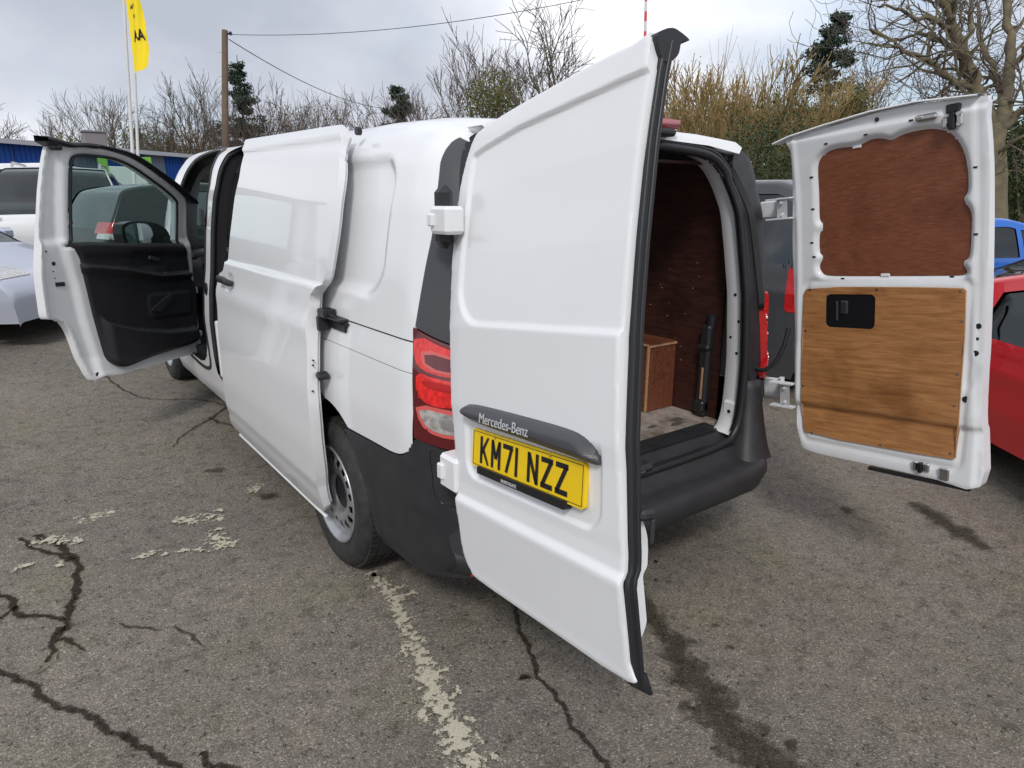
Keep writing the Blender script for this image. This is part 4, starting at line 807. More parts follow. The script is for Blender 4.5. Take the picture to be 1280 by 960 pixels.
def overlay(name, col, lo, hi, sc=26, edge=.55, rough=.9, det=6, col2=None):   # worn paint / tar / oil: breaks up towards its edges (UV v = 0 centre)
    m = bpy.data.materials.new(name); m.use_nodes = True; t = m.node_tree; b = t.nodes['Principled BSDF']; L = t.links.new; o = t.nodes['Material Output']
    co = t.nodes.new('ShaderNodeTexCoord'); n = t.nodes.new('ShaderNodeTexNoise'); n.inputs['Scale'].default_value = sc; n.inputs['Detail'].default_value = det; n.inputs['Roughness'].default_value = .7; L(co.outputs['Object'], n.inputs['Vector'])
    at_ = t.nodes.new('ShaderNodeAttribute'); at_.attribute_name = 'edge'
    a1 = t.nodes.new('ShaderNodeMath'); a1.operation = 'MULTIPLY_ADD'; a1.inputs[1].default_value = -edge; L(at_.outputs['Fac'], a1.inputs[0]); L(n.outputs[0], a1.inputs[2])
    r = t.nodes.new('ShaderNodeMapRange'); r.inputs[1].default_value = lo; r.inputs[2].default_value = hi; L(a1.outputs[0], r.inputs[0])
    tr = t.nodes.new('ShaderNodeBsdfTransparent'); x = t.nodes.new('ShaderNodeMixShader'); L(r.outputs[0], x.inputs[0]); L(tr.outputs[0], x.inputs[1]); L(b.outputs[0], x.inputs[2]); L(x.outputs[0], o.inputs[0])
    n2 = t.nodes.new('ShaderNodeTexNoise'); n2.inputs['Scale'].default_value = 210; n2.inputs['Detail'].default_value = 4; L(co.outputs['Object'], n2.inputs['Vector'])
    cr = t.nodes.new('ShaderNodeValToRGB'); c2 = col2 or tuple(min(1, q*2.2) for q in col); cr.color_ramp.elements[0].position = .4; cr.color_ramp.elements[0].color = (*col, 1); cr.color_ramp.elements[1].position = .68; cr.color_ramp.elements[1].color = (*c2, 1)
    L(n2.outputs[0], cr.inputs[0]); L(cr.outputs[0], b.inputs['Base Color']); b.inputs['Roughness'].default_value = rough; return m
def film(name, tint, lo, hi, sc, edge, det=7):                       # oily or other film: darkens the stones but lets their texture through
    m = overlay(name, (.02, .02, .02), lo, hi, sc, edge, .8, det); t = m.node_tree; x = next(n for n in t.nodes if n.type == 'MIX_SHADER')
    d = t.nodes.new('ShaderNodeBsdfTransparent'); d.inputs[0].default_value = (*tint, 1); t.links.new(d.outputs[0], x.inputs[2]); return m
TAR = film('crack_filler', (.46, .45, .44), .12, .26, 46, .44, 9)
HAIR = film('hairline_crack', (.55, .54, .53), .18, .28, 22, .38)
OIL = film('oil_soaked_asphalt', (.56, .56, .54), .10, .34, 20, .34)
PAINT = overlay('worn_cream_paint', (.40, .37, .28), .425, .46, 40, .14, .75, 9, (.54, .50, .39))
HN = [0]
def ribbon(name, pix, wid, m_, h=.004, jit=.012, ground_pts=None, sub=10, sd_=1):
    HN[0] += 1; h = .003+.0002*HN[0]
    r_ = random.Random(sd_); P = np.array([gnd(*p) for p in pix]) if ground_pts is None else np.array([(x, y, gz(x, y)) for x, y in ground_pts])
    Q = curvy(np.concatenate([P, P[-1:]+(P[-1:]-P[-2:-1])*.2]), sub, True)[:(len(P)-1)*sub+1] if len(P) > 2 else np.array([P[0]+(P[1]-P[0])*k/10 for k in range(11)])
    W_ = np.interp(np.linspace(0, 1, len(Q)), np.linspace(0, 1, len(wid)), wid) if not np.isscalar(wid) else np.full(len(Q), wid)
    ph = [r_.uniform(0, 6.28) for _ in range(6)]; s = np.concatenate([[0], np.cumsum(np.linalg.norm(np.diff(Q, axis=0), axis=1))])
    T = np.gradient(Q, axis=0); T /= np.linalg.norm(T, axis=1)[:, None]+1e-9; Nn = np.stack([-T[:, 1], T[:, 0], 0*T[:, 0]], 1)
    wob = jit*(np.sin(s*23+ph[0])+.7*np.sin(s*51+ph[1])+.5*np.sin(s*97+ph[2]))*.5; V = []; E = []
    for i in range(len(Q)):
        for k in (-1, -.5, 0, .5, 1):
            p = Q[i]+Nn[i]*(wob[i]+k*W_[i]*(1+.25*sin(s[i]*40+ph[3]+k))); V.append((p[0], p[1], gz(p[0], p[1])+h)); E.append(max(abs(k), 1. if i in (0, len(Q)-1) else 0))
    mb = MB(); mb.add(V, [(i*5+j, (i+1)*5+j, (i+1)*5+j+1, i*5+j+1) for i in range(len(Q)-1) for j in range(4)])
    o = mb.build(name, [m_]); at_ = o.data.attributes.new('edge', 'FLOAT', 'POINT'); at_.data.foreach_set('value', E); return tag(o, kind='structure')
def blotch(name, px, py, rx, ry, m_, h=.005, sd_=1):
    HN[0] += 1; h = .003+.0002*HN[0]
    r_ = random.Random(sd_); c = gnd(px, py); V = [(c[0], c[1], c[2]+h)]; E = [0.]
    for k in (.5, 1.):
        for i in range(16):
            a_ = 2*pi*i/16; q = 1+.25*sin(2*a_+sd_)+.15*sin(3*a_+2*sd_); V.append((c[0]+k*rx*q*cos(a_), c[1]+k*ry*q*sin(a_), c[2]+h)); E.append(k)
    F = [(0, 1+i, 1+(i+1) % 16) for i in range(16)]+[(1+i, 17+i, 17+(i+1) % 16, 1+(i+1) % 16) for i in range(16)]
    mb = MB(); mb.add(V, F); o = mb.build(name, [m_]); at_ = o.data.attributes.new('edge', 'FLOAT', 'POINT'); at_.data.foreach_set('value', E); return tag(o, kind='structure')
cr = 'asphalt_crack'
ribbon(cr, [(-20, 672), (0, 668), (30, 665), (60, 675), (85, 690), (98, 710), (95, 735), (88, 765), (78, 790)], [.02, .026, .022, .02], TAR, sd_=1)
ribbon(cr, [(20, 668), (48, 688), (72, 694), (92, 700)], [.014, .02], TAR, .0065, sd_=2)
ribbon(cr, [(-15, 735), (0, 742), (15, 752), (18, 766), (40, 770), (60, 771), (78, 778)], [.016, .02, .016], TAR, sd_=3)
ribbon(cr, [(0, 775), (10, 768), (18, 758)], [.012, .016], TAR, .0065, sd_=4)
ribbon(cr, [(78, 785), (70, 800), (64, 812), (56, 830)], [.028, .02, .008], TAR, .0055, sd_=5)
ribbon(cr, [(76, 800), (92, 806), (106, 816)], [.02, .012, .004], TAR, .0065, sd_=15)
ribbon(cr, [(-20, 828), (0, 838), (40, 860), (75, 885), (115, 897), (150, 922), (185, 938), (215, 955), (240, 985)], [.017, .016, .018, .015], TAR, sd_=6)
ribbon(cr, [(255, 943), (264, 954), (290, 962), (330, 990)], [.010, .016, .018], TAR, .0055, sd_=7)
ribbon(cr, [(45, 850), (60, 836), (75, 815)], [.003, .004], HAIR, .0065, sd_=8)
ribbon(cr, [(150, 782), (180, 785), (205, 790)], [.004, .014, .004], HAIR, sd_=9)
ribbon(cr, [(220, 783), (236, 794), (252, 810)], [.004, .012, .003], HAIR, sd_=10)
ribbon(cr, [(634, 740), (645, 768), (655, 800), (668, 830), (680, 855), (700, 880), (715, 905), (735, 930), (755, 960), (785, 1000)], [.012, .014, .011, .012, .014], TAR, sd_=11)
ribbon(cr, [(650, 845), (668, 850)], [.02, .006], HAIR, .0065, sd_=12)
ribbon(cr, [(105, 462), (130, 470), (150, 485), (180, 498), (215, 500), (250, 500), (285, 508)], .012, HAIR, sd_=13)
ribbon(cr, [(285, 508), (262, 525), (235, 540), (215, 560)], [.016, .014, .008], TAR, sd_=14)
ribbon(cr, [(262, 522), (278, 530), (292, 533)], [.02, .012], HAIR, .0065, sd_=16)
ribbon(cr, [(0, 433), (40, 430), (95, 425)], .012, HAIR, sd_=17)
ribbon('painted_bay_line', [(470, 725), (490, 748), (505, 780), (512, 800), (530, 830), (545, 870), (560, 900), (575, 930), (590, 960), (604, 990)], [.05, .04, .055, .075, .085, .09, .095], PAINT, sd_=18)
for i, (px, py, rx_, ry_) in enumerate([(125, 645, .055, .05), (100, 647, .02, .02), (235, 651, .05, .05), (262, 648, .035, .03), (275, 650, .03, .03), (318, 612, .04, .04), (182, 695, .035, .03), (206, 694, .012, .015), (232, 689, .028, .02), (246, 689, .022, .018), (277, 680, .055, .045), (268, 676, .04, .04), (240, 650, .03, .03), (270, 665, .025, .02), (60, 677, .05, .03), (80, 678, .05, .025), (97, 679, .03, .02), (75, 708, .02, .02), (28, 711, .03, .02), (496, 738, .03, .02), (515, 744, .02, .015), (276, 640, .02, .02)]):
    blotch('paint_remnant', px, py, rx_*1.7, ry_*1.7, PAINT, .005, i+1)
ribbon('oil_stain', [(800, 745), (815, 770), (832, 795), (855, 832), (880, 868), (910, 908), (945, 945), (980, 985)], [.02, .055, .065, .075, .09, .10, .09], OIL, .005, .02, sd_=19)
for i, (px, py, rx_, ry_) in enumerate([(893, 785, .022, .016), (912, 812, .018, .016), (835, 730, .016, .012), (820, 728, .014, .012), (858, 885, .04, .03), (990, 935, .03, .025), (655, 850, .03, .02), (270, 590, .06, .05), (335, 622, .07, .05), (1060, 640, .05, .04)]): blotch('oil_stain', px, py, rx_, ry_, OIL, .007, i+40)
ribbon('dark_patch', [(1140, 632), (1170, 648), (1200, 668), (1240, 690)], [.03, .07, .07, .03], OIL, .005, .02, sd_=20)  # ragged strip of darker asphalt right of the van

# ------------------------------------------------------------------ cars
def paint(name, c, rough=.25, metal=.0): return mat(name, c, rough, metal=metal, coat=.9)
def car(label, loc, head, L, Wd, H, top, P, group=None, belt=.60, tint=CGLASS, wheels=True, tail=None, head_l=None, mirrors=True, rails=False, cladding=False, cat='car', name='parked_car', qsplit=None):
    """top: [(x, z)] roofline from nose (x=0) to tail (x=L) ; local x backwards from the nose, car points along +heading"""
    T = thing(name, label, cat, loc, head, group)
    tp = np.array(top, float); dl = np.concatenate([[0], np.cumsum(np.hypot(np.diff(tp[:, 0]), np.diff(tp[:, 1])))]); pl = np.linspace(0, dl[-1], 110)
    k = np.hanning(7); k /= k.sum(); xs_ = np.convolve(np.pad(np.interp(pl, dl, tp[:, 0]), 3, 'edge'), k, 'valid'); zs_ = np.convolve(np.pad(np.interp(pl, dl, tp[:, 1]), 3, 'edge'), k, 'valid')
    bz = belt*H
    def pos(p, s):
        x = np.interp(p, pl, xs_); zt = np.interp(p, pl, zs_); sd2 = np.sign(s-1.); q = 1-np.abs(s-1.)      # q 0 sill .. 1 roof centre
        plan = 1-.13*np.clip((.7-x)/.7, 0, 1)**2-.12*np.clip((x-L+.6)/.6, 0, 1)**2
        zb = .24; sh = zt-.07; kk = np.clip(q/.62, 0, 1); z1 = zb+(sh-zb)*kk
        hw = lambda z: Wd/2*plan*(1-.25*np.clip((z-bz)/(H-bz), 0, 1.1)**1.15-.04*np.clip((.45-z)/.2, 0, 1)+.012*np.exp(-((z-bz*.82)/.05)**2))
        c = np.clip((q-.62)/.12, 0, 1); w1 = hw(sh); y = np.where(q < .62, hw(z1), np.where(q < .74, w1-.09*(1-np.cos(c*pi/2)), (w1-.09)*(1-(q-.74)/.26)))
        z = np.where(q < .62, z1, np.where(q < .74, sh+.05*np.sin(c*pi/2), sh+.05+.02*np.sin(np.clip((q-.74)/.26, 0, 1)*pi/2)))
        return -x, y*sd2, z
    def srf(p, s, off=0.):
        x, y, z = pos(p, s); e = .01; a_ = np.array(pos(p+e, s))-np.array(pos(p-e, s)); b_ = np.array(pos(p, s+e*.5))-np.array(pos(p, s-e*.5))
        n_ = np.stack([a_[1]*b_[2]-a_[2]*b_[1], a_[2]*b_[0]-a_[0]*b_[2], a_[0]*b_[1]-a_[1]*b_[0]]); n_ = n_/(np.sqrt((n_**2).sum(0))+1e-9)
        cen = np.stack([x+L/2, y, z-.6]); n_ = np.where((n_*cen).sum(0) < 0, -n_, n_); return x+n_[0]*off, y+n_[1]*off, z+n_[2]*off
    wx = [.19*L, .80*L]; wr = .32
    # windows
    xr0 = [i for i in range(len(tp)) if tp[i][1] > .97*H]; xa, xb = tp[xr0[0]][0], tp[xr0[-1]][0]
    iws = [i for i in range(len(tp)) if tp[i][1] > bz*1.08 or tp[i][1] > bz+.02][0]; xw = tp[max(iws-1, 0)][0]
    def side_w(x, z):                                                # x measured back from nose
        zt = np.interp(x, tp[:, 0], tp[:, 1])
        d = np.maximum.reduce([bz+.03-z, z-(zt-.13), xw+.38-x, x-(xb+.30*(H-bz)/.6 if qsplit is None else qsplit)])
        for px_ in (xw+.95+.1, xw+1.95): d = np.maximum(d, .035-np.abs(x-px_))
        return d
    pa_, pb_ = np.interp(xw+.10, xs_, pl), np.interp(xa-.08, xs_, pl); pc_ = np.interp(xb+.06, xs_, pl); zr = zs_
    ir = [i for i in range(len(pl)) if xs_[i] > xb and zs_[i] < bz+.04]; pd_ = pl[ir[0]] if ir else dl[-1]
    def top_w(p, s):
        q = 1-np.abs(s-1.); f = np.maximum.reduce([pa_-p, p-pb_, .69-q]); r = np.maximum.reduce([pc_-p, p-pd_, .71-q]); return np.minimum(f, r)
    def win(p, s): x, y, z = pos(p, s); q = 1-np.abs(s-1.); return np.minimum(np.where(q < .64, side_w(-x, z), 1.), top_w(p, s))
    def arches(p, s):
        x, y, z = pos(p, s); d = np.full(np.shape(x), -1.)
        for w_ in wx: d = np.maximum(d, np.where(np.abs(s-1.) > .38, wr+.05-np.hypot(-x-w_, z-wr), -1.))
        return d
    ps = pl; ss_ = np.linspace(0, 2, 97)
    mb = MB(); slab(mb, ps, ss_, lambda p, s: np.maximum(arches(p, s), -win(p, s)), lambda p, s: srf(p, s)); mb.build('body', [P], T)
    mb = MB(); slab(mb, ps, ss_, lambda p, s: win(p, s)-.03, lambda p, s: srf(p, s, -.012)); mb.build('window', [tint], T)
    mb = MB(); mb.box((-L/2, 0, .40), (L*.86, Wd*.80, .34), bev=.05); mb.box((-L*.52, 0, bz*.78), (L*.38, Wd*.66, .22), bev=.05)
    mb.build('underbody', [DARK], T)
    for sx in (-.38, .38):
        for xx_ in (xa+.25, xa+1.1):
            mb = MB(); mb.box((-xx_, sx, bz-.02), (.14, .44, .5), bev=.05); mb.box((-xx_, sx, bz+.27), (.09, .24, .16), bev=.04); mb.build('seat', [DARK2], T)
    for w_ in wx:
        for sy in (-1, 1):
            mb = MB(); mb.lathe([(.0, .05), (.19, .07), (.21, .085), (.215, .09)], 24, axis='y'); mb.lathe([(.215, .09), (.30, .10), (wr, .06), (wr, -.08), (.28, -.1)], 24, axis='y', mi=1)
            M_ = Matrix.Translation((-w_, sy*(Wd/2-.12), wr)) @ Matrix.Rotation(0 if sy > 0 else pi, 4, 'Z'); mb.build('wheel', [STEEL, TYRE], T, M=M_)
    def patch(nm, m_, f, off=.006): mb = MB(); slab(mb, np.linspace(0, dl[-1], 260), np.linspace(0, 2, 201), f, lambda p, s: srf(p, s, off)); (mb.build(nm, [m_], T) if mb.n else None)
    def box_patch(nm, m_, x0, x1, z0, z1, y0=0., sides=(-1, 1), off=.006, r=.03):
        for sg in sides:
            def f(p, s, sg=sg): x, y, z = pos(p, s); return np.maximum(rbox(-x, z, x0, x1, z0, z1, r), y0-y*sg)
            patch(nm, m_, f, off)
    dark_l = mat('door_gap', (.01, .01, .01), .6) if 'door_gap' not in MATS else MATS['door_gap']
    for px_ in (xw+.30, xw+1.05, xw+2.0):
        if px_ < xb+.4:
            for sg in (-1, 1):
                def f(p, s, sg=sg, px_=px_): x, y, z = pos(p, s); return np.maximum.reduce([np.abs(-x-px_)-.006, .36-z, z-bz, .5-y*sg])
                mb = MB(); slab(mb, np.linspace(np.interp(px_-.03, xs_, pl), np.interp(px_+.03, xs_, pl), 7), np.linspace(0, 2, 61), f, lambda p, s: srf(p, s, .002)); (mb.build('door_gap', [dark_l], T) if mb.n else None)
    for hx in (xw+.90, xw+1.85):
        if hx < xb+.3:
            for sg in (-1, 1): mb = MB(); yy_ = Wd/2-.015; mb.box((-hx, sg*yy_, bz-.09), (.17, .035, .028), bev=.01); mb.build('door_handle', [P], T)
    if mirrors:
        for sg in (-1, 1): mb = MB(); mb.box((-xw-.45, sg*(Wd/2+.09), bz+.08), (.12, .19, .14), bev=.04); mb.build('door_mirror', [P], T)
    if head_l: box_patch('headlight', CLEARL, *head_l)
    if tail: box_patch('tail_light', RED, *tail)
    if cladding:
        box_patch('sill_cladding', PLAST, .0, L, .2, .42, y0=.3)
    if rails:
        for sg in (-1, 1): mb = MB(); mb.tube([(-xa-.05, sg*Wd*.33, H-.06), (-xa-.18, sg*Wd*.33, H+.05), (-xb+.1, sg*Wd*.33, H+.05), (-xb-.0, sg*Wd*.33, H-.06)], .022, 8); mb.build('roof_rail', [CHROME], T)
    return T, srf, pos, pl, dl, patch, box_patch
def hatch_top(L, H, hood=.62, low=.42): return [(0, .30*H), (.03, .40*H), (.10, hood*.86*H), (.28*L*.9, hood*H), (.30*L, (hood+.03)*H), (.45*L, .965*H), (.52*L, .99*H), (.66*L, 1.0*H), (.84*L, .965*H), (.90*L, .93*H), (.965*L, hood*H), (.985*L, .52*H), (L, low*H), (L, .25*H)]
def face(px, py, Z): p = at(px, py, Z); return p

BLK = mat('black_car_paint', (.012, .016, .016), .35, coat=.35); WHP = paint('white_car_paint', (.72, .73, .74)); SIL = paint('silver_car_paint', (.50, .53, .62), .3, .35)
REDP = paint('red_car_paint', (.74, .008, .016), .3); BLU = paint('blue_car_paint', (.01, .13, .55), .25); GRY = paint('dark_grey_car_paint', (.035, .038, .042)); SLV2 = paint('silver_grey_paint', (.42, .44, .45), .3, .4)
fwd = math.atan2(CF[1], CF[0])
def place(px, Z): p = at(px, 300, Z); return (float(p[0]), float(p[1]), float(gz(p[0], p[1])))
# black hatchback seen through the open door's window: tail towards the viewer
TB = car('black hatchback behind the open passenger door, rear lamp and hatch window facing the viewer', (lambda q: (q[0]+3.75*cos(radians(15)), q[1]+3.75*sin(radians(15)), gz(q[0]+1.5, q[1])))(place(90, 8.2)), radians(15), 3.75, 1.68, 1.52, hatch_top(3.75, 1.52, .63), BLK, belt=.62, tint=glass("hatch_window_glass", (.25, .33, .33), .12), tail=(3.52, 3.80, .89, 1.02, .42))
TB[6]('reversing_light', CLEARL, 3.5, 3.80, .83, .90, .52)
CARS = [TB]
# silver and white cars beside it, and the cars on the right
car('silver car with its headlight and front bumper beside the edge of the open passenger door', place(84, 6.9), radians(316), 4.4, 1.82, 1.42, [(0, .25), (0, .55), (.10, .70), (1.2, .90), (1.35, .93), (2.15, 1.38), (2.5, 1.42), (3.2, 1.40), (4.0, 1.0), (4.35, .95), (4.4, .6), (4.4, .25)], SIL, belt=.64, head_l=(.10, .62, .60, .74, .42))
car('white sport utility car with black lower trim behind the silver car', place(56, 9.2), fwd+radians(180+26), 4.2, 1.82, 1.70, [(0, .25), (0, .75), (.08, .98), (1.15, 1.10), (1.25, 1.14), (1.85, 1.62), (2.2, 1.70), (3.5, 1.68), (3.95, 1.1), (4.2, .9), (4.2, .25)], WHP, belt=.63, head_l=(.06, .50, .78, .95, .45), rails=True, cladding=True)
car('white tall car parked beyond the black hatchback, only its roof showing', place(235, 14.0), fwd-radians(82), 4.4, 1.8, 1.66, [(0, .25), (0, .75), (.08, .92), (1.0, 1.05), (1.15, 1.1), (1.8, 1.58), (2.2, 1.66), (3.8, 1.62), (4.2, 1.1), (4.4, .9), (4.4, .25)], WHP, belt=.62)
VANP = [(0, .3), (0, .75), (.1, .95), (.85, 1.15), (1.0, 1.2), (1.75, 1.72), (2.1, 1.80), (4.4, 1.80), (4.56, 1.70), (4.66, 1.15), (4.7, .9), (4.7, .3)]
car('dark grey people carrier parked beside the white van, its red rear lamp in the gap', (3.70, 1.16+4.7, 0), radians(90), 4.7, 1.84, 1.80, VANP, mat('mid_grey_car_paint', (.05, .053, .058), .25, coat=.9), belt=.62, tail=(4.61, 4.75, .78, 1.12, .76), cat='van', name='parked_van')
_h = radians(231); _sd = np.array([-.63, -.77]); _n = np.array([.77, -.63]); _c = np.array([3.45, .82])+_n*.90+_sd*4.1
car('bright red car at the right edge, behind the open right rear door', (float(_c[0]), float(_c[1]), 0), _h, 4.1, 1.76, 1.31, [(0, .25), (0, .55), (.1, .70), (1.0, .88), (1.2, .92), (1.9, 1.27), (2.2, 1.31), (2.6, 1.28), (3.1, 1.17), (3.75, 1.0), (4.02, .92), (4.1, .6), (4.1, .25)], REDP, belt=.62)
car('bright blue car standing at the far right beyond the red one', (10.8, 1.3, 0), fwd-radians(80), 4.3, 1.78, 1.44, [(0, .25), (0, .65), (.1, .80), (1.1, .93), (1.25, .98), (1.9, 1.38), (2.2, 1.44), (3.7, 1.40), (4.1, 1.05), (4.3, .9), (4.3, .25)], BLU, belt=.62)
car('silver grey car with a pale door mirror, parked between the red and the blue car', (5.35, 1.10, 0), radians(143), 4.2, 1.76, 1.40, [(0, .25), (0, .6), (.1, .78), (1.1, .95), (1.25, 1.0), (2.0, 1.36), (2.3, 1.40), (3.2, 1.38), (3.9, 1.0), (4.2, .9), (4.2, .25)], SLV2, belt=.65)

# ------------------------------------------------------------------ workshop building with blue cladding
CL_BLUE = mat('blue_cladding', (.010, .085, .42), .45, noise=(2, .5, (.02, .12, .48))); CL_GREY = mat('grey_blue_cladding', (.20, .25, .34), .5, noise=(2, .5, (.26, .30, .38)))
ROOF = mat('roof_sheet', (.34, .35, .35), .6, noise=(1.2, .7, (.22, .23, .22))); FASC = mat('roof_edge', (.45, .47, .50), .5); GREENP = mat('lime_green_paint', (.17, .42, .06), .5); WBOARD = mat('white_board', (.60, .66, .66), .5); CONC = mat('grey_box_panel', (.22, .20, .21), .8)
A0 = at(-90, 300, 24.0); B0 = at(262, 300, 36.5); A0 = A0[:2]; B0 = B0[:2]; D_ = B0-A0; LEN = float(np.hypot(*D_)); D_ /= LEN; NN = np.array([-D_[1], D_[0]])
BLD = thing('workshop_building', 'long low workshop with blue and grey ribbed cladding and a pale sheet roof', 'building', (float(A0[0]), float(A0[1]), .35), math.atan2(D_[1], D_[0]))
HB = 3.6
mb = MB(); mb.box((LEN/2, 4.2, HB/2-.3), (LEN, 8.0, HB+.5)); mb.build('wall', [CONC], BLD)
nb = int(LEN/1.25); shared = {}
for i in range(nb):
    m_ = CL_GREY if i % 7 in (1, 5) else CL_BLUE
    if m_.name not in shared:
        mb = MB(); wv = []; 
        xs_ = []; 
        for k in range(6): xs_ += [(k*.205+.01, 0), (k*.205+.055, 0), (k*.205+.075, -.04), (k*.205+.16, -.04), (k*.205+.18, 0)]
        V = [(x, .12+y, z) for x, y in xs_ for z in (.0, HB-.12)]; mb.add(V, [(2*j, 2*j+2, 2*j+3, 2*j+1) for j in range(len(xs_)-1)], 0, False)
        o = mb.build('cladding_panel', [m_], BLD); shared[m_.name] = o
    else: o = shared[m_.name].copy(); COL.objects.link(o)
    o.location = (i*1.25, 0, 0)
mb = MB(); mb.add([(-.4, -.35, HB-.1), (LEN+.4, -.35, HB-.1), (LEN+.4, 4.4, HB+.22), (-.4, 4.4, HB+.22), (LEN+.4, 9., HB-.1), (-.4, 9., HB-.1), (-.4, -.35, HB-.24), (LEN+.4, -.35, HB-.24)], [(0, 1, 2, 3), (3, 2, 4, 5), (6, 7, 1, 0)], 0, False); mb.build('roof', [ROOF], BLD)
mb = MB(); mb.box((LEN/2, -.40, HB-.16), (LEN+.8, .06, .18)); mb.build('gutter', [FASC], BLD)
q = at(125, 200, 29.0); mb = MB(); mb.box((0, 0, .5), (.85, .85, 1.0), bev=.03); mb.box((0, 0, 1.02), (.95, .95, .06)); o = mb.build('roof_plant_box', [CONC], None, loc=(float(q[0])+.0, float(q[1])+.8, HB-.15)); tag(o, 'grey box standing on the roof of the blue building', 'roof unit')
g_ = 'lime green posts in front of the blue building'
for px, Z, lab in ((143, 23, 'lime green post seen through the open door window'), (193, 25, 'lime green post, left one of the pair beside the flagpoles'), (199, 25, 'lime green post, right one of the pair beside the flagpoles')):
    p = at(px, 300, Z); mb = MB(); mb.box((0, 0, 1.35), (.28 if px < 150 else .16, .16, 2.7), bev=.02); tag(mb.build('green_post', [GREENP], None, loc=(float(p[0]), float(p[1]), .4)), lab, 'post', g_)
for px, Z, w_ in ((172, 24.5, 1.5), (189, 26.5, .9)):
    p = at(px, 300, Z); mb = MB(); mb.box((0, 0, 1.2), (w_, .12, 2.2), bev=.02); tag(mb.build('white_board', [WBOARD], None, loc=(float(p[0]), float(p[1]), .45), M=None), 'white panel standing before the blue building %s' % ('seen through the door window' if w_ > 1 else 'between green posts'), 'panel')

# ------------------------------------------------------------------ poles, flag, wires
WPOLE = mat('white_pole', (.62, .62, .62), .4); WOODP = mat('weathered_pole_wood', (.17, .12, .085), .85, noise=(3, .8, (.10, .075, .06))); FLAGY = mat('yellow_flag_cloth', (.86, .66, .01), .75); FLAGK = mat('flag_print', (.03, .03, .03), .7)
def pole(nm, lab, cat, p0, p1, r0, r1, m_, extra=None, group=None):
    p0, p1 = np.array(p0), np.array(p1); mb = MB(); mb.tube([p0+(p1-p0)*k/6-p0 for k in range(7)], [r0+(r1-r0)*k/6 for k in range(7)], 12)
    mb.add([(0, 0, 0)], []); return tag(mb.build(nm, [m_], None, loc=tuple(float(q) for q in p0)), lab, cat, group)
def down(p, q):                                                       # carry the line q->p on to the ground
    d = p-q; return q+d*((gz(p[0], p[1])-q[2])/d[2])
t1, b1_ = at(153, -25, 21.5), at(166.5, 205, 22.2); pole('flagpole', 'white flagpole flying the yellow flag', 'flagpole', down(b1_, t1), t1, .065, .04, WPOLE)
t2, b2_ = at(167, 60, 24.), at(173, 205, 24.5); pole('flagpole', 'shorter bare white flagpole beside the yellow flag', 'flagpole', down(b2_, t2), t2, .06, .045, WPOLE)
V = []; nu, nv = 26, 14
for i in range(nu):
    f = i/(nu-1); a_ = at(155+13.5*f, -22+114*f, 21.6); b_ = at(168+17.5*min(1, f*1.25)-1.5*max(0, f-.8)/.2, -30+112*f, 21.3)
    for j in range(nv):
        g = j/(nv-1); p = a_+(b_-a_)*g+CF*(.12*sin(g*5.5+f*4)+.05*sin(g*11+f*9))*g; V.append(p)
o0 = V[0]; mb = MB(); mb.add([v-o0 for v in V], [(i*nv+j, (i+1)*nv+j, (i+1)*nv+j+1, i*nv+j+1) for i in range(nu-1) for j in range(nv-1)]); FL = mb.build('flag', [FLAGY], None, loc=tuple(o0)); tag(FL, 'long yellow flag with dark lettering drooping from the pole', 'flag')
def on_flag(x, y, z):                                                # x along the drop (0..1), y across
    f, g = x, y; i = min(max(f, 0), .999)*(nu-1); j = min(max(g, 0), .999)*(nv-1); i0, j0 = int(i), int(j); a_ = V[i0*nv+j0]; b_ = V[(i0+1)*nv+j0]; c_ = V[i0*nv+j0+1]
    return a_+(b_-a_)*(i-i0)+(c_-a_)*(j-j0)-CF*.025-o0
mb = MB(); text_mesh(mb, 'AA', 1.0, lambda x, y, z: on_flag(.635-y*.16, .56+x*.42, 0), 0, bold=.03); text_mesh(mb, 'AA', .6, lambda x, y, z: on_flag(.30-y*.10, .42+x*.42, 0), 0, bold=.02); text_mesh(mb, 'A', .6, lambda x, y, z: on_flag(.42-y*.10, .50+x*.42, 0), 0, bold=.02); mb.build('flag_print', [FLAGK], FL)
tp, bp0 = at(281, 38, 26.), at(281.5, 185, 26.6); gb = down(bp0, tp); TPo = thing('telephone_pole', 'brown wooden telephone pole with two wires above the van roof', 'pole', tuple(float(q) for q in gb))
mb = MB(); mb.tube([(tp-gb)*k/8 for k in range(9)], [.15-.035*k/8 for k in range(9)], 12); mb.build('pole', [WOODP], TPo)
for i in range(9):
    q = (tp-gb)*(.46+.055*i); s_ = 1 if i % 2 else -1; mb = MB(); mb.tube([q, q+CR*.24*s_], .012, 5); mb.build('climbing_peg', [CHROME], TPo)
mb = MB(); q = (tp-gb)*.985; mb.tube([q, q+CR*.28], .035, 8); mb.cyl(q+CR*.22-np.array([0, 0, .05]), q+CR*.22+np.array([0, 0, .07]), .05, 8); mb.build('insulator', [BLACK], TPo)
def wire(lab, a_, b_, sag, r=.013, cont=0.):
    a_, b_ = np.array(a_), np.array(b_); P = [a_+(b_-a_)*k/30-np.array([0, 0, sag*4*(k/30)*(1-k/30)]) for k in range(31)]; mb = MB(); mb.tube([p-a_ for p in P], r, 5); tag(mb.build('overhead_wire', [BLACK], None, loc=tuple(a_)), lab, 'wire')
wire('overhead wire running from the pole top up to the right', at(284, 43, 26), at(800, -16, 20), .42, .011)
wire('overhead wire sloping down from the pole to the trees', at(286, 49, 26), at(484, 136, 44), .5, .018)
r1_, r0_ = at(809, -60, 14.), at(806, 60, 14.2)
rg = down(r0_, r1_); PW_ = thing('striped_pole', 'slim red and white pole rising behind the open left rear door', 'pole', tuple(float(q) for q in rg))
dd = r1_-rg; nn = 34
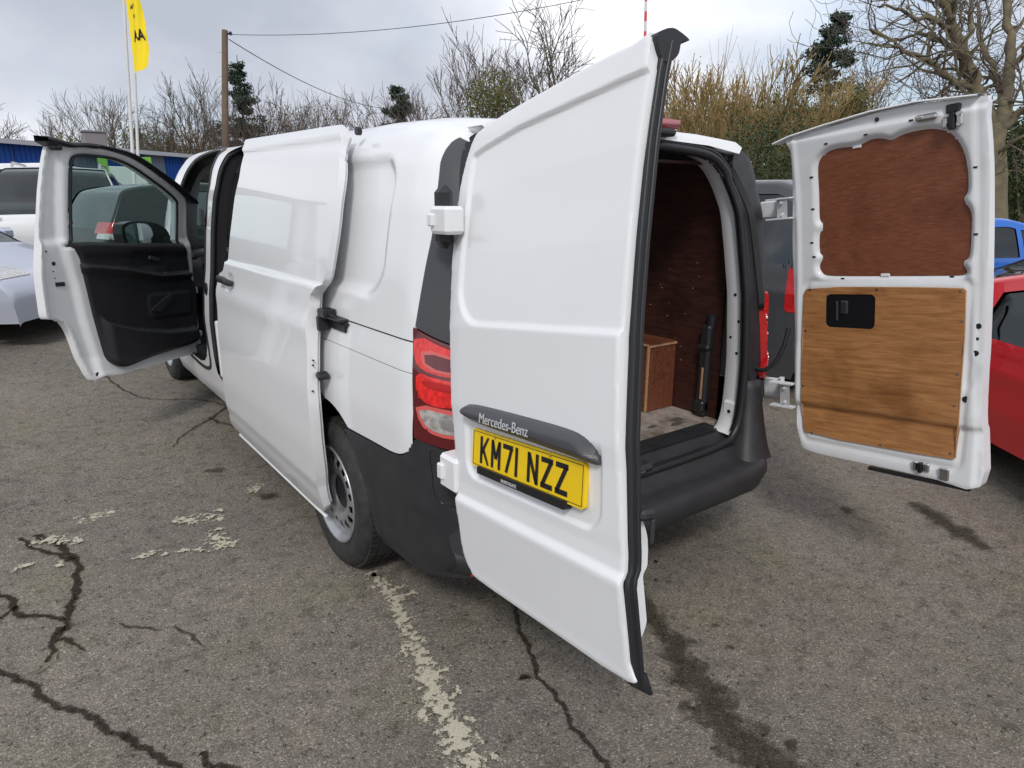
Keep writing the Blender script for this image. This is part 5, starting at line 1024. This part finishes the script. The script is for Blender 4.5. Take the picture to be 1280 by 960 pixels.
for k in range(nn):
    mb = MB(); mb.tube([dd*k/nn, dd*(k+1)/nn], .03, 8); mb.build('band', [REDB if k % 2 else WPOLE], PW_)

# ------------------------------------------------------------------ trees
BARK = mat('bark', (.115, .095, .070), .9, noise=(5, .8, (.16, .15, .095)), bump=(40, .6)); BARK2 = mat('mossy_bark', (.17, .145, .085), .9, noise=(4, .9, (.10, .085, .06)), bump=(40, .6)); TWIG = mat('twig_grey_brown', (.13, .10, .085), .9); GOLD = mat('golden_twigs', (.38, .27, .11), .85, noise=(2, .9, (.24, .18, .08)))
def leafm(n, c, c2): return mat(n, c, .7, noise=(1.6, 1., c2))
IVY = leafm('ivy_leaves', (.045, .075, .02), (.085, .11, .03)); CONI = leafm('conifer_needles', (.018, .04, .025), (.035, .065, .035)); OLIVE = leafm('olive_foliage', (.11, .115, .03), (.17, .15, .045)); DGREEN = leafm('dark_green_foliage', (.025, .045, .015), (.05, .07, .02)); BROWNF = leafm('brown_twiggy_foliage', (.13, .075, .04), (.09, .075, .03))
def bare(seed, H, spread=.55, r0=.22, lv=6, up=.25, kids=(3, 4), trunk=.25, mt=BARK, tw=TWIG, minr=.010, lean=(0, 0), wob=.35):
    r_ = random.Random(seed); mb = MB(); B = []
    def grow(p, d, L, r, k):
        n = 4 if k > 2 else 3; P = [p]; R_ = [r]; dd_ = d.copy()
        for i in range(n):
            dd_ = dd_+np.array([r_.gauss(0, wob), r_.gauss(0, wob), r_.gauss(0, wob*.7)+up*(.35 if k < lv else .1)])*.36; dd_ /= np.linalg.norm(dd_); P.append(P[-1]+dd_*L/n); R_.append(max(minr*.7, r*(1-.42*(i+1)/n)))
        B.append((P, R_, k))
        if k <= 1: return
        m = r_.randint(*kids)+(1 if k == lv else 0)
        for j in range(m):
            f = (.35+.65*(j+1)/m) if k < lv else (.6+.4*(j+1)/m); i = min(n-1, int(f*n-1e-6)); g = f*n-i; q = P[i]+(P[i+1]-P[i])*g
            a_ = r_.uniform(0, 2*pi); s_ = spread*r_.uniform(.6, 1.45)*(1.0 if j < m-1 else .45); t = np.cross(dd_, [cos(a_), sin(a_), .3]); t /= np.linalg.norm(t)+1e-9
            nd = dd_*cos(s_)+t*sin(s_); grow(q, nd, L*r_.uniform(.58, .80), max(minr, R_[i]*r_.uniform(.5, .72)), k-1)
    grow(np.array([0., 0, -.2]), np.array([lean[0], lean[1], 1.]), H*trunk+.2, r0, lv)
    P0, R0, _ = B[0]; mb.tube(P0, R0, 12, caps=False); m2 = MB(); m3 = MB()
    for P, R_, k in B[1:]:
        (m2 if k >= 3 else m3).tube(P, R_, 7 if k >= lv-1 else (5 if k >= 3 else 3), caps=False)
    top = max(max(p[2] for p in P) for P, _, _ in B); return mb, m2, m3, H/top
def put(o, loc, sc, rz):
    o.location = loc; o.scale = (sc, sc, sc); o.rotation_euler = (0, 0, rz)
TREES = {}
def plant_bare(key, px, Z, HT, lab, rz=0., group='bare winter trees beyond the yard', name='bare_tree', sc2=1., x=None, ivy=0, **kw):
    p = at(px, 300, Z); loc = (float(p[0]), float(p[1]), float(gz(p[0], p[1])))
    T = thing(name, lab, 'tree', loc, rz, group)
    if key not in TREES:
        r_ = bare(**kw); ms = []
        for nm, m_, mt in (('trunk', r_[0], kw.get('mt', BARK)), ('branches', r_[1], kw.get('mt', BARK)), ('twigs', r_[2], kw.get('tw', TWIG))): ms.append((nm, m_.build(nm, [mt], T).data))
        TREES[key] = (ms, r_[3], kw['H'])
        for c in T.children:
            if c.name.startswith('twigs'): c['kind'] = 'stuff'
    else:
        for nm, me in TREES[key][0]:
            o = bpy.data.objects.new(nm, me); COL.objects.link(o); o.parent = T
            if nm == 'twigs': o['kind'] = 'stuff'
    s_ = TREES[key][1]*HT/TREES[key][2]; T.scale = (s_*sc2, s_*sc2, s_)
    if ivy:
        m_ = leaves(random.Random(int(px)), [((0, 0, h_), (.25, .25, .5)) for h_ in np.arange(.8, ivy, .5)], int(500*ivy), .09); o = m_.build('ivy', [IVY], T); o['kind'] = 'stuff'; o.scale = (1/s_,)*3
    return T
def leaves(r_, blobs, n, sz, flat=1.):
    g = np.random.RandomState(r_.randint(0, 9999)); w = np.array([b[1][0]*b[1][1]*b[1][2] for b in blobs])**.6; w /= w.sum(); idx = g.choice(len(blobs), n, p=w)
    C_ = np.array([b[0] for b in blobs], float)[idx]; R_ = np.array([b[1] for b in blobs], float)[idx]; d = g.normal(size=(n, 3)); d /= np.linalg.norm(d, axis=1)[:, None]; rad = g.uniform(.25, 1.12, n)**.5
    P = C_+d*R_*rad[:, None]; a_ = g.normal(size=(n, 3)); a_ /= np.linalg.norm(a_, axis=1)[:, None]; b_ = np.cross(a_, g.normal(size=(n, 3))); b_ /= np.linalg.norm(b_, axis=1)[:, None]
    s_ = sz*g.uniform(.5, 1.3, n)[:, None]; V = np.stack([P-a_*s_, P+b_*s_*.5, P+a_*s_, P-b_*s_*.5], 1).reshape(-1, 3); mb = MB(); mb.v.append(V); mb.n = len(V); mb.f = np.arange(4*n).reshape(-1, 4).tolist(); mb.m = [0]*n; mb.sm = [False]*n; return mb
def bush(px, Z, H, Wd, lab, mt, name='evergreen_shrub', seed=1, n=5000, sz=.14, trunk=True, group=None, base=0., cat='shrub', twig=None, ntw=0):
    p = at(px, 300, Z); loc = (float(p[0]), float(p[1]), float(gz(p[0], p[1]))); T = thing(name, lab, cat, loc, 0, group); r_ = random.Random(seed); bl = []
    for k in range(16):
        f = r_.uniform(.12, .95); rr_ = Wd/2*(1-.75*max(0, f-.35))*r_.uniform(0, .8); a_ = r_.uniform(0, 2*pi); b_ = Wd*r_.uniform(.12, .24); bl.append(((rr_*cos(a_), rr_*sin(a_), base+(H-base)*f*.92), (b_, b_, b_*r_.uniform(.7, 1.4))))
    o = leaves(r_, bl, n, sz).build('foliage', [mt], T); o['kind'] = 'stuff'
    mb = MB(); mb.tube([(0, 0, -.1), (.05, 0, H*.35), (0, .1, H*.7)], [.14, .10, .04], 8)
    for k in range(7):
        b_ = bl[k][0]; mb.tube([(0, 0, H*.15*(1+k*.4)*.5), (b_[0]*.5, b_[1]*.5, b_[2]*.6), b_], [.06, .04, .015], 5)
    mb.build('trunk', [BARK], T)
    if ntw:
        mb = MB()
        for k in range(ntw):
            a_ = r_.uniform(0, 2*pi); rr_ = r_.uniform(0, 1)**.6*Wd*.42; d = np.array([cos(a_)*r_.uniform(.1, .75), sin(a_)*r_.uniform(.1, .75), 1.]); d /= np.linalg.norm(d); L = H*r_.uniform(.35, .8); p0 = np.array([rr_*cos(a_), rr_*sin(a_), r_.uniform(0, H*.45)])
            L = min(L, (H*1.08-p0[2])/d[2]); P = [p0]; 
            for i in range(4): d = d+np.array([r_.gauss(0, .16), r_.gauss(0, .16), .05]); d /= np.linalg.norm(d); P.append(P[-1]+d*L/4)
            mb.tube(P, [.014, .012, .010, .007, .004], 3, caps=False)
            for q in range(3):
                i = r_.randint(1, 3); e = d+np.array([r_.gauss(0, .5), r_.gauss(0, .5), .2]); e /= np.linalg.norm(e); mb.tube([P[i], P[i]+e*L*.12, P[i]+(e+np.array([0, 0, .3]))*L*.24], [.009, .006, .003], 3, caps=False)
        o = mb.build('twigs', [twig or GOLD], T); o['kind'] = 'stuff'
    return T
def conifer(px, Z, H, Wd, lab, seed=1, dens=1., open_=0.):
    p = at(px, 300, Z); loc = (float(p[0]), float(p[1]), float(gz(p[0], p[1]))); T = thing('conifer', lab, 'tree', loc, 0, 'dark conifers above the tree line'); r_ = random.Random(seed)
    mb = MB(); mb.tube([(0, 0, -.1), (.05, 0, H*.5), (0, 0, H)], [.20, .12, .02], 8); mb.build('trunk', [BARK], T); bl = []; m2 = MB()
    z = H*.18
    while z < H*.98:
        f = (z-H*.18)/(H*.82); R_ = Wd/2*(1-f)**.8*r_.uniform(.55, 1.15)+.15
        for k in range(r_.randint(3, 5)):
            a_ = r_.uniform(0, 2*pi); e = (R_*cos(a_), R_*sin(a_), z+R_*r_.uniform(-.1, .45)); m2.tube([(0, 0, z), (e[0]*.5, e[1]*.5, z+(e[2]-z)*.35), e], [.035, .022, .008], 4, caps=False)
            for g in (.35, .55, .75, .95):
                if r_.random() > open_: s_ = .10+.20*R_*(1.1-g)*.6; bl.append(((e[0]*g, e[1]*g, z+(e[2]-z)*g), (s_+.16, s_+.16, .15+.06*R_)))
        z += H*.035*r_.uniform(.8, 1.5)
    m2.build('branches', [BARK], T); o = leaves(r_, bl, int(24000*dens), .075).build('foliage', [CONI], T); o['kind'] = 'stuff'
K1 = dict(seed=11, H=9., spread=.55, r0=.2, lv=6, kids=(3, 4), trunk=.22, minr=.011)
K2 = dict(seed=23, H=9., spread=.42, r0=.16, lv=6, kids=(3, 3), trunk=.30, minr=.011, up=.5)
K3 = dict(seed=5, H=12., spread=.62, r0=.26, lv=6, kids=(3, 4), trunk=.26, minr=.013)
plant_bare('a', 8, 42, 8.0, 'small bare tree at the left edge above the blue roof', **K1)
plant_bare('b', 62, 44, 6.6, 'small bare tree left of the flagpoles, above the blue roof', .7, **K2)
plant_bare('a', 152, 44, 8.3, 'bare tree just left of the flagpoles', 1.9, **K1)
plant_bare('b', 190, 46, 8.8, 'bare tree with ivied trunk just right of the flagpoles', 2.9, ivy=6, **K2)
plant_bare('a', 228, 42, 8.6, 'spreading bare tree between flagpoles and telephone pole', 3.9, ivy=5, **K1)
plant_bare('b', 262, 44, 9.0, 'bare tree immediately left of the telephone pole', 5.1, **K2)
plant_bare('a', 372, 50, 10.0, 'bare tree right of the first conifer, over the sliding door', .4, ivy=6, **K1)
plant_bare('b', 405, 52, 10.0, 'slender bare tree over the middle of the van roof', 1.4, **K2)
plant_bare('a', 446, 54, 10.2, 'low spreading bare tree over the rear half of the van roof', 2.6, **K1)
plant_bare('b', 552, 50, 9.6, 'bare tree left of the tall bare pair near the rear door', 3.3, **K2)
plant_bare('b', 578, 40, 10.3, 'tall upright bare tree left of the olive evergreen', .9, **K2)
plant_bare('b', 618, 42, 10.6, 'slim bare tree rising behind the olive evergreen', 4.4, **K2)
plant_bare('c', 680, 38, 11.8, 'large domed bare tree over the top edge of the left rear door', .3, sc2=1.15, **K3)
conifer(318, 44, 10.2, 6.0, 'dark conifer right of the telephone pole', 3, .9, .25)
conifer(506, 46, 8.9, 6.4, 'dark bushy conifer over the grey rear pillar', 8, 1.0, .15)
bush(336, 42, 7.2, 7., 'brown and green thicket at the foot of the conifer', BROWNF, 'thicket', 4, 9000, .06, ntw=420, twig=TWIG)
bush(200, 40, 5.2, 6., 'ivy green thicket behind the flagpoles', IVY, 'thicket', 5, 9000, .07, ntw=300, twig=TWIG)
bush(262, 40, 5.8, 7., 'reddish brown thicket left of the telephone pole', BROWNF, 'thicket', 6, 9000, .06, ntw=420, twig=TWIG)
bush(95, 38, 4.6, 3., 'small yellowish shrub beside the roof box of the blue building', OLIVE, 'thicket', 16, 1500, .10)
bush(420, 48, 7.4, 11., 'brown twiggy thicket low over the van roof', BROWNF, 'thicket', 7, 7000, .055, ntw=460, twig=TWIG)
bush(545, 42, 7.0, 6., 'brown twiggy thicket left of the olive evergreen', BROWNF, 'thicket', 17, 7000, .055, ntw=460, twig=TWIG)
bush(618, 34, 7.6, 5.4, 'olive green evergreen touching the top of the left rear door', OLIVE, 'evergreen_tree', 9, 22000, .065, cat='tree')
bush(690, 34, 6.6, 6., 'dark evergreen behind the top edge of the left rear door', DGREEN, 'evergreen_tree', 19, 14000, .07, cat='tree')
# right of the van
bush(868, 24, 6.1, 5.0, 'golden bare-twigged willow left in the clump behind the van roof', OLIVE, 'golden_willow', 12, 1200, .035, ntw=170, twig=GOLD, cat='tree', group='golden willows behind the van')
bush(935, 23, 5.6, 5.2, 'golden bare-twigged willow between the van and the open right door', OLIVE, 'golden_willow', 13, 3500, .04, ntw=260, twig=GOLD, cat='tree', group='golden willows behind the van')
bush(990, 25, 5.6, 4.6, 'golden bare-twigged willow at the foot of the right conifer', OLIVE, 'golden_willow', 14, 3500, .04, ntw=220, twig=GOLD, cat='tree', group='golden willows behind the van')
K5 = dict(seed=31, H=6., spread=.45, r0=.10, lv=6, kids=(3, 4), trunk=.12, minr=.007, up=.6, mt=BARK2, tw=GOLD)
for i, (px_, z_, h_, l_) in enumerate(((860, 24, 6.6, 'pale golden twiggy tree at the left of the willows'), (905, 25, 6.8, 'golden twiggy tree in the middle of the willows, left of the thin gap'), (948, 23.5, 6.3, 'golden twiggy tree right of the middle of the willows'), (985, 26, 6.6, 'golden twiggy tree under the ragged conifer'))):
    plant_bare('g', px_, z_, h_, l_, i*1.7, 'golden willows behind the van', 'golden_willow', **K5)
bush(1052, 25, 5.9, 2.8, 'olive evergreen above the middle of the open right door', OLIVE, 'evergreen_tree', 15, 12000, .045, cat='tree')
conifer(1012, 30, 9.3, 6.0, 'open ragged conifer between the willows and the big bare tree', 21, .8, .45)
bush(950, 19, 2.9, 7., 'dark green undergrowth below the golden willows', DGREEN, 'undergrowth', 22, 26000, .045)
bush(1275, 20, 4.2, 3.4, 'leafy dark green shrub at the right edge above the blue car', IVY, 'leafy_shrub', 24, 15000, .055)
bush(1180, 30, 3.4, 14., 'low dark thicket behind the open right door', BROWNF, 'thicket', 25, 5000, .12, ntw=400, twig=TWIG)
bush(1340, 26, 5., 8., 'low green thicket right of the leafy shrub', DGREEN, 'thicket', 26, 12000, .07)
OZ = 17.0
def opt(px, py, z=OZ): return at(px, py, z)
ob = at(1241, 330, OZ); ob = np.array([ob[0], ob[1], gz(ob[0], ob[1])]); OAK = thing('bare_oak', 'big gnarled mossy bare tree rising above the open right rear door', 'tree', tuple(float(q) for q in ob))
r_ = random.Random(77); trunk_b, br_b, tw_b = MB(), MB(), MB()
trunk_b.tube([(0, 0, -.2), *(opt(*q)-ob for q in ((1240, 250), (1242, 215), (1241, 187), (1236, 158)))], [.42, .33, .30, .28, .26], 12, caps=False)
LIMBS = [([(1236, 165, 17), (1230, 140, 17), (1220, 116, 17), (1209, 84, 16.8), (1200, 58, 16.6), (1193, 38, 16.6), (1185, 15, 16.4), (1178, -15, 16.2), (1170, -50, 16)], .22, .07), ([(1240, 190, 17), (1248, 165, 17.1), (1256, 131, 17.2), (1262, 95, 17.3), (1264, 60, 17.4), (1258, 20, 17.6), (1262, -40, 17.8)], .20, .07),
 ([(1219, 113, 17), (1205, 108, 16.8), (1192, 101, 16.5), (1175, 86, 16.2), (1160, 75, 16), (1145, 70, 15.8), (1130, 64, 15.6), (1112, 50, 15.4), (1092, 42, 15.2)], .10, .03), ([(1210, 88, 16.8), (1196, 66, 17.1), (1178, 50, 17.5), (1163, 44, 17.8), (1147, 42, 18), (1128, 48, 18.3), (1110, 60, 18.5)], .085, .025),
 ([(1194, 41, 16.6), (1180, 30, 16.4), (1160, 22, 16.2), (1142, 20, 16), (1126, 14, 15.8), (1105, 6, 15.6)], .075, .025), ([(1188, 22, 16.4), (1176, 4, 16.6), (1158, -8, 17), (1135, -14, 17.4)], .07, .03), ([(1257, 128, 17.2), (1246, 105, 17.5), (1240, 80, 17.9), (1228, 60, 18.2), (1224, 30, 18.5), (1232, 0, 18.8)], .10, .04),
 ([(1262, 95, 17.3), (1275, 72, 17.2), (1290, 55, 17), (1310, 45, 16.8)], .10, .04), ([(1249, 163, 17.1), (1268, 150, 17), (1285, 130, 16.8), (1305, 118, 16.6)], .12, .05), ([(1238, 175, 17), (1252, 190, 16.7), (1266, 178, 16.4), (1284, 168, 16.2)], .07, .03), ([(1226, 130, 17), (1212, 142, 16.6), (1196, 148, 16.3), (1176, 140, 16.), (1155, 142, 15.8)], .05, .015), ([(1203, 66, 16.7), (1212, 40, 16.9), (1214, 12, 17.2), (1222, -20, 17.5)], .08, .04), ([(1240, 205, 17), (1228, 225, 16.6), (1214, 232, 16.4)], .05, .02)]
def sprout(p, d, L, r, k):
    P = [p]; R_ = [r]; n = 4
    for i in range(n): d = d+np.array([r_.gauss(0, .30), r_.gauss(0, .30), r_.gauss(0, .25)+.06]); d /= np.linalg.norm(d); P.append(P[-1]+d*L/n); R_.append(max(.006, r*(1-.6*(i+1)/n)))
    (br_b if k >= 3 else tw_b).tube(P, R_, 6 if k >= 3 else 3, caps=False)
    if k <= 1: return
    for j in range(r_.randint(2, 4)):
        i = r_.randint(1, n); t = np.array([r_.gauss(0, 1), r_.gauss(0, 1), r_.gauss(0, .7)]); t -= d*np.dot(t, d); t /= np.linalg.norm(t)+1e-9; a_ = r_.uniform(.4, 1.0); sprout(P[i], d*cos(a_)+t*sin(a_), L*r_.uniform(.5, .8), max(.007, R_[i]*.65), k-1)
for pts_, ra, rb_ in LIMBS:
    P = curvy([opt(*q) for q in pts_], 4)[:(len(pts_)-1)*4+1]-ob; n = len(P); P[1:-1] += np.array([[r_.gauss(0, .03), r_.gauss(0, .03), r_.gauss(0, .03)] for _ in range(n-2)]); R_ = np.linspace(ra, rb_, n)*(1+.12*np.sin(np.arange(n)*1.3))
    (trunk_b if ra > .15 else br_b).tube(P, R_, 9, caps=False)
    for i in range(3, n):
        for _ in range(1 if ((i % 2 and R_[i] > .09) or (R_[i] <= .09 and i % 3)) else 0):
            d = P[i]-P[i-1]; d /= np.linalg.norm(d)+1e-9; t = np.array([r_.gauss(0, 1), r_.gauss(0, 1), r_.gauss(0, .8)]); t -= d*np.dot(t, d); t /= np.linalg.norm(t); a_ = r_.uniform(.5, 1.2); sprout(P[i], d*cos(a_)+t*sin(a_), r_.uniform(.8, 2.0), min(.05, R_[i]*.45), 3)
trunk_b.build('trunk', [BARK2], OAK); br_b.build('branches', [BARK2], OAK)['kind'] = 'stuff'; tw_b.build('twigs', [TWIG], OAK)['kind'] = 'stuff'
plant_bare('a', 1085, 30, 8.6, 'bare tree with fine twigs left of the big gnarled one', 4.2, **K1)
plant_bare('a', 842, 34, 7.5, 'bare tree at the left end of the golden willows', 5.2, **K1)
r_ = random.Random(9)
bl = [((float(p[0]), float(p[1]), h_), (3., 3., 1.2)) for px in np.arange(-250, 1600, 14) for p in (at(px, 300, 58 if px < 760 else 42),) for h_ in (1.2, 2.6)]
o = leaves(r_, bl, 26000, .30).build('distant_hedge', [DGREEN], None); tag(o, kind='stuff', label='dark hedge line closing the view behind the trees')
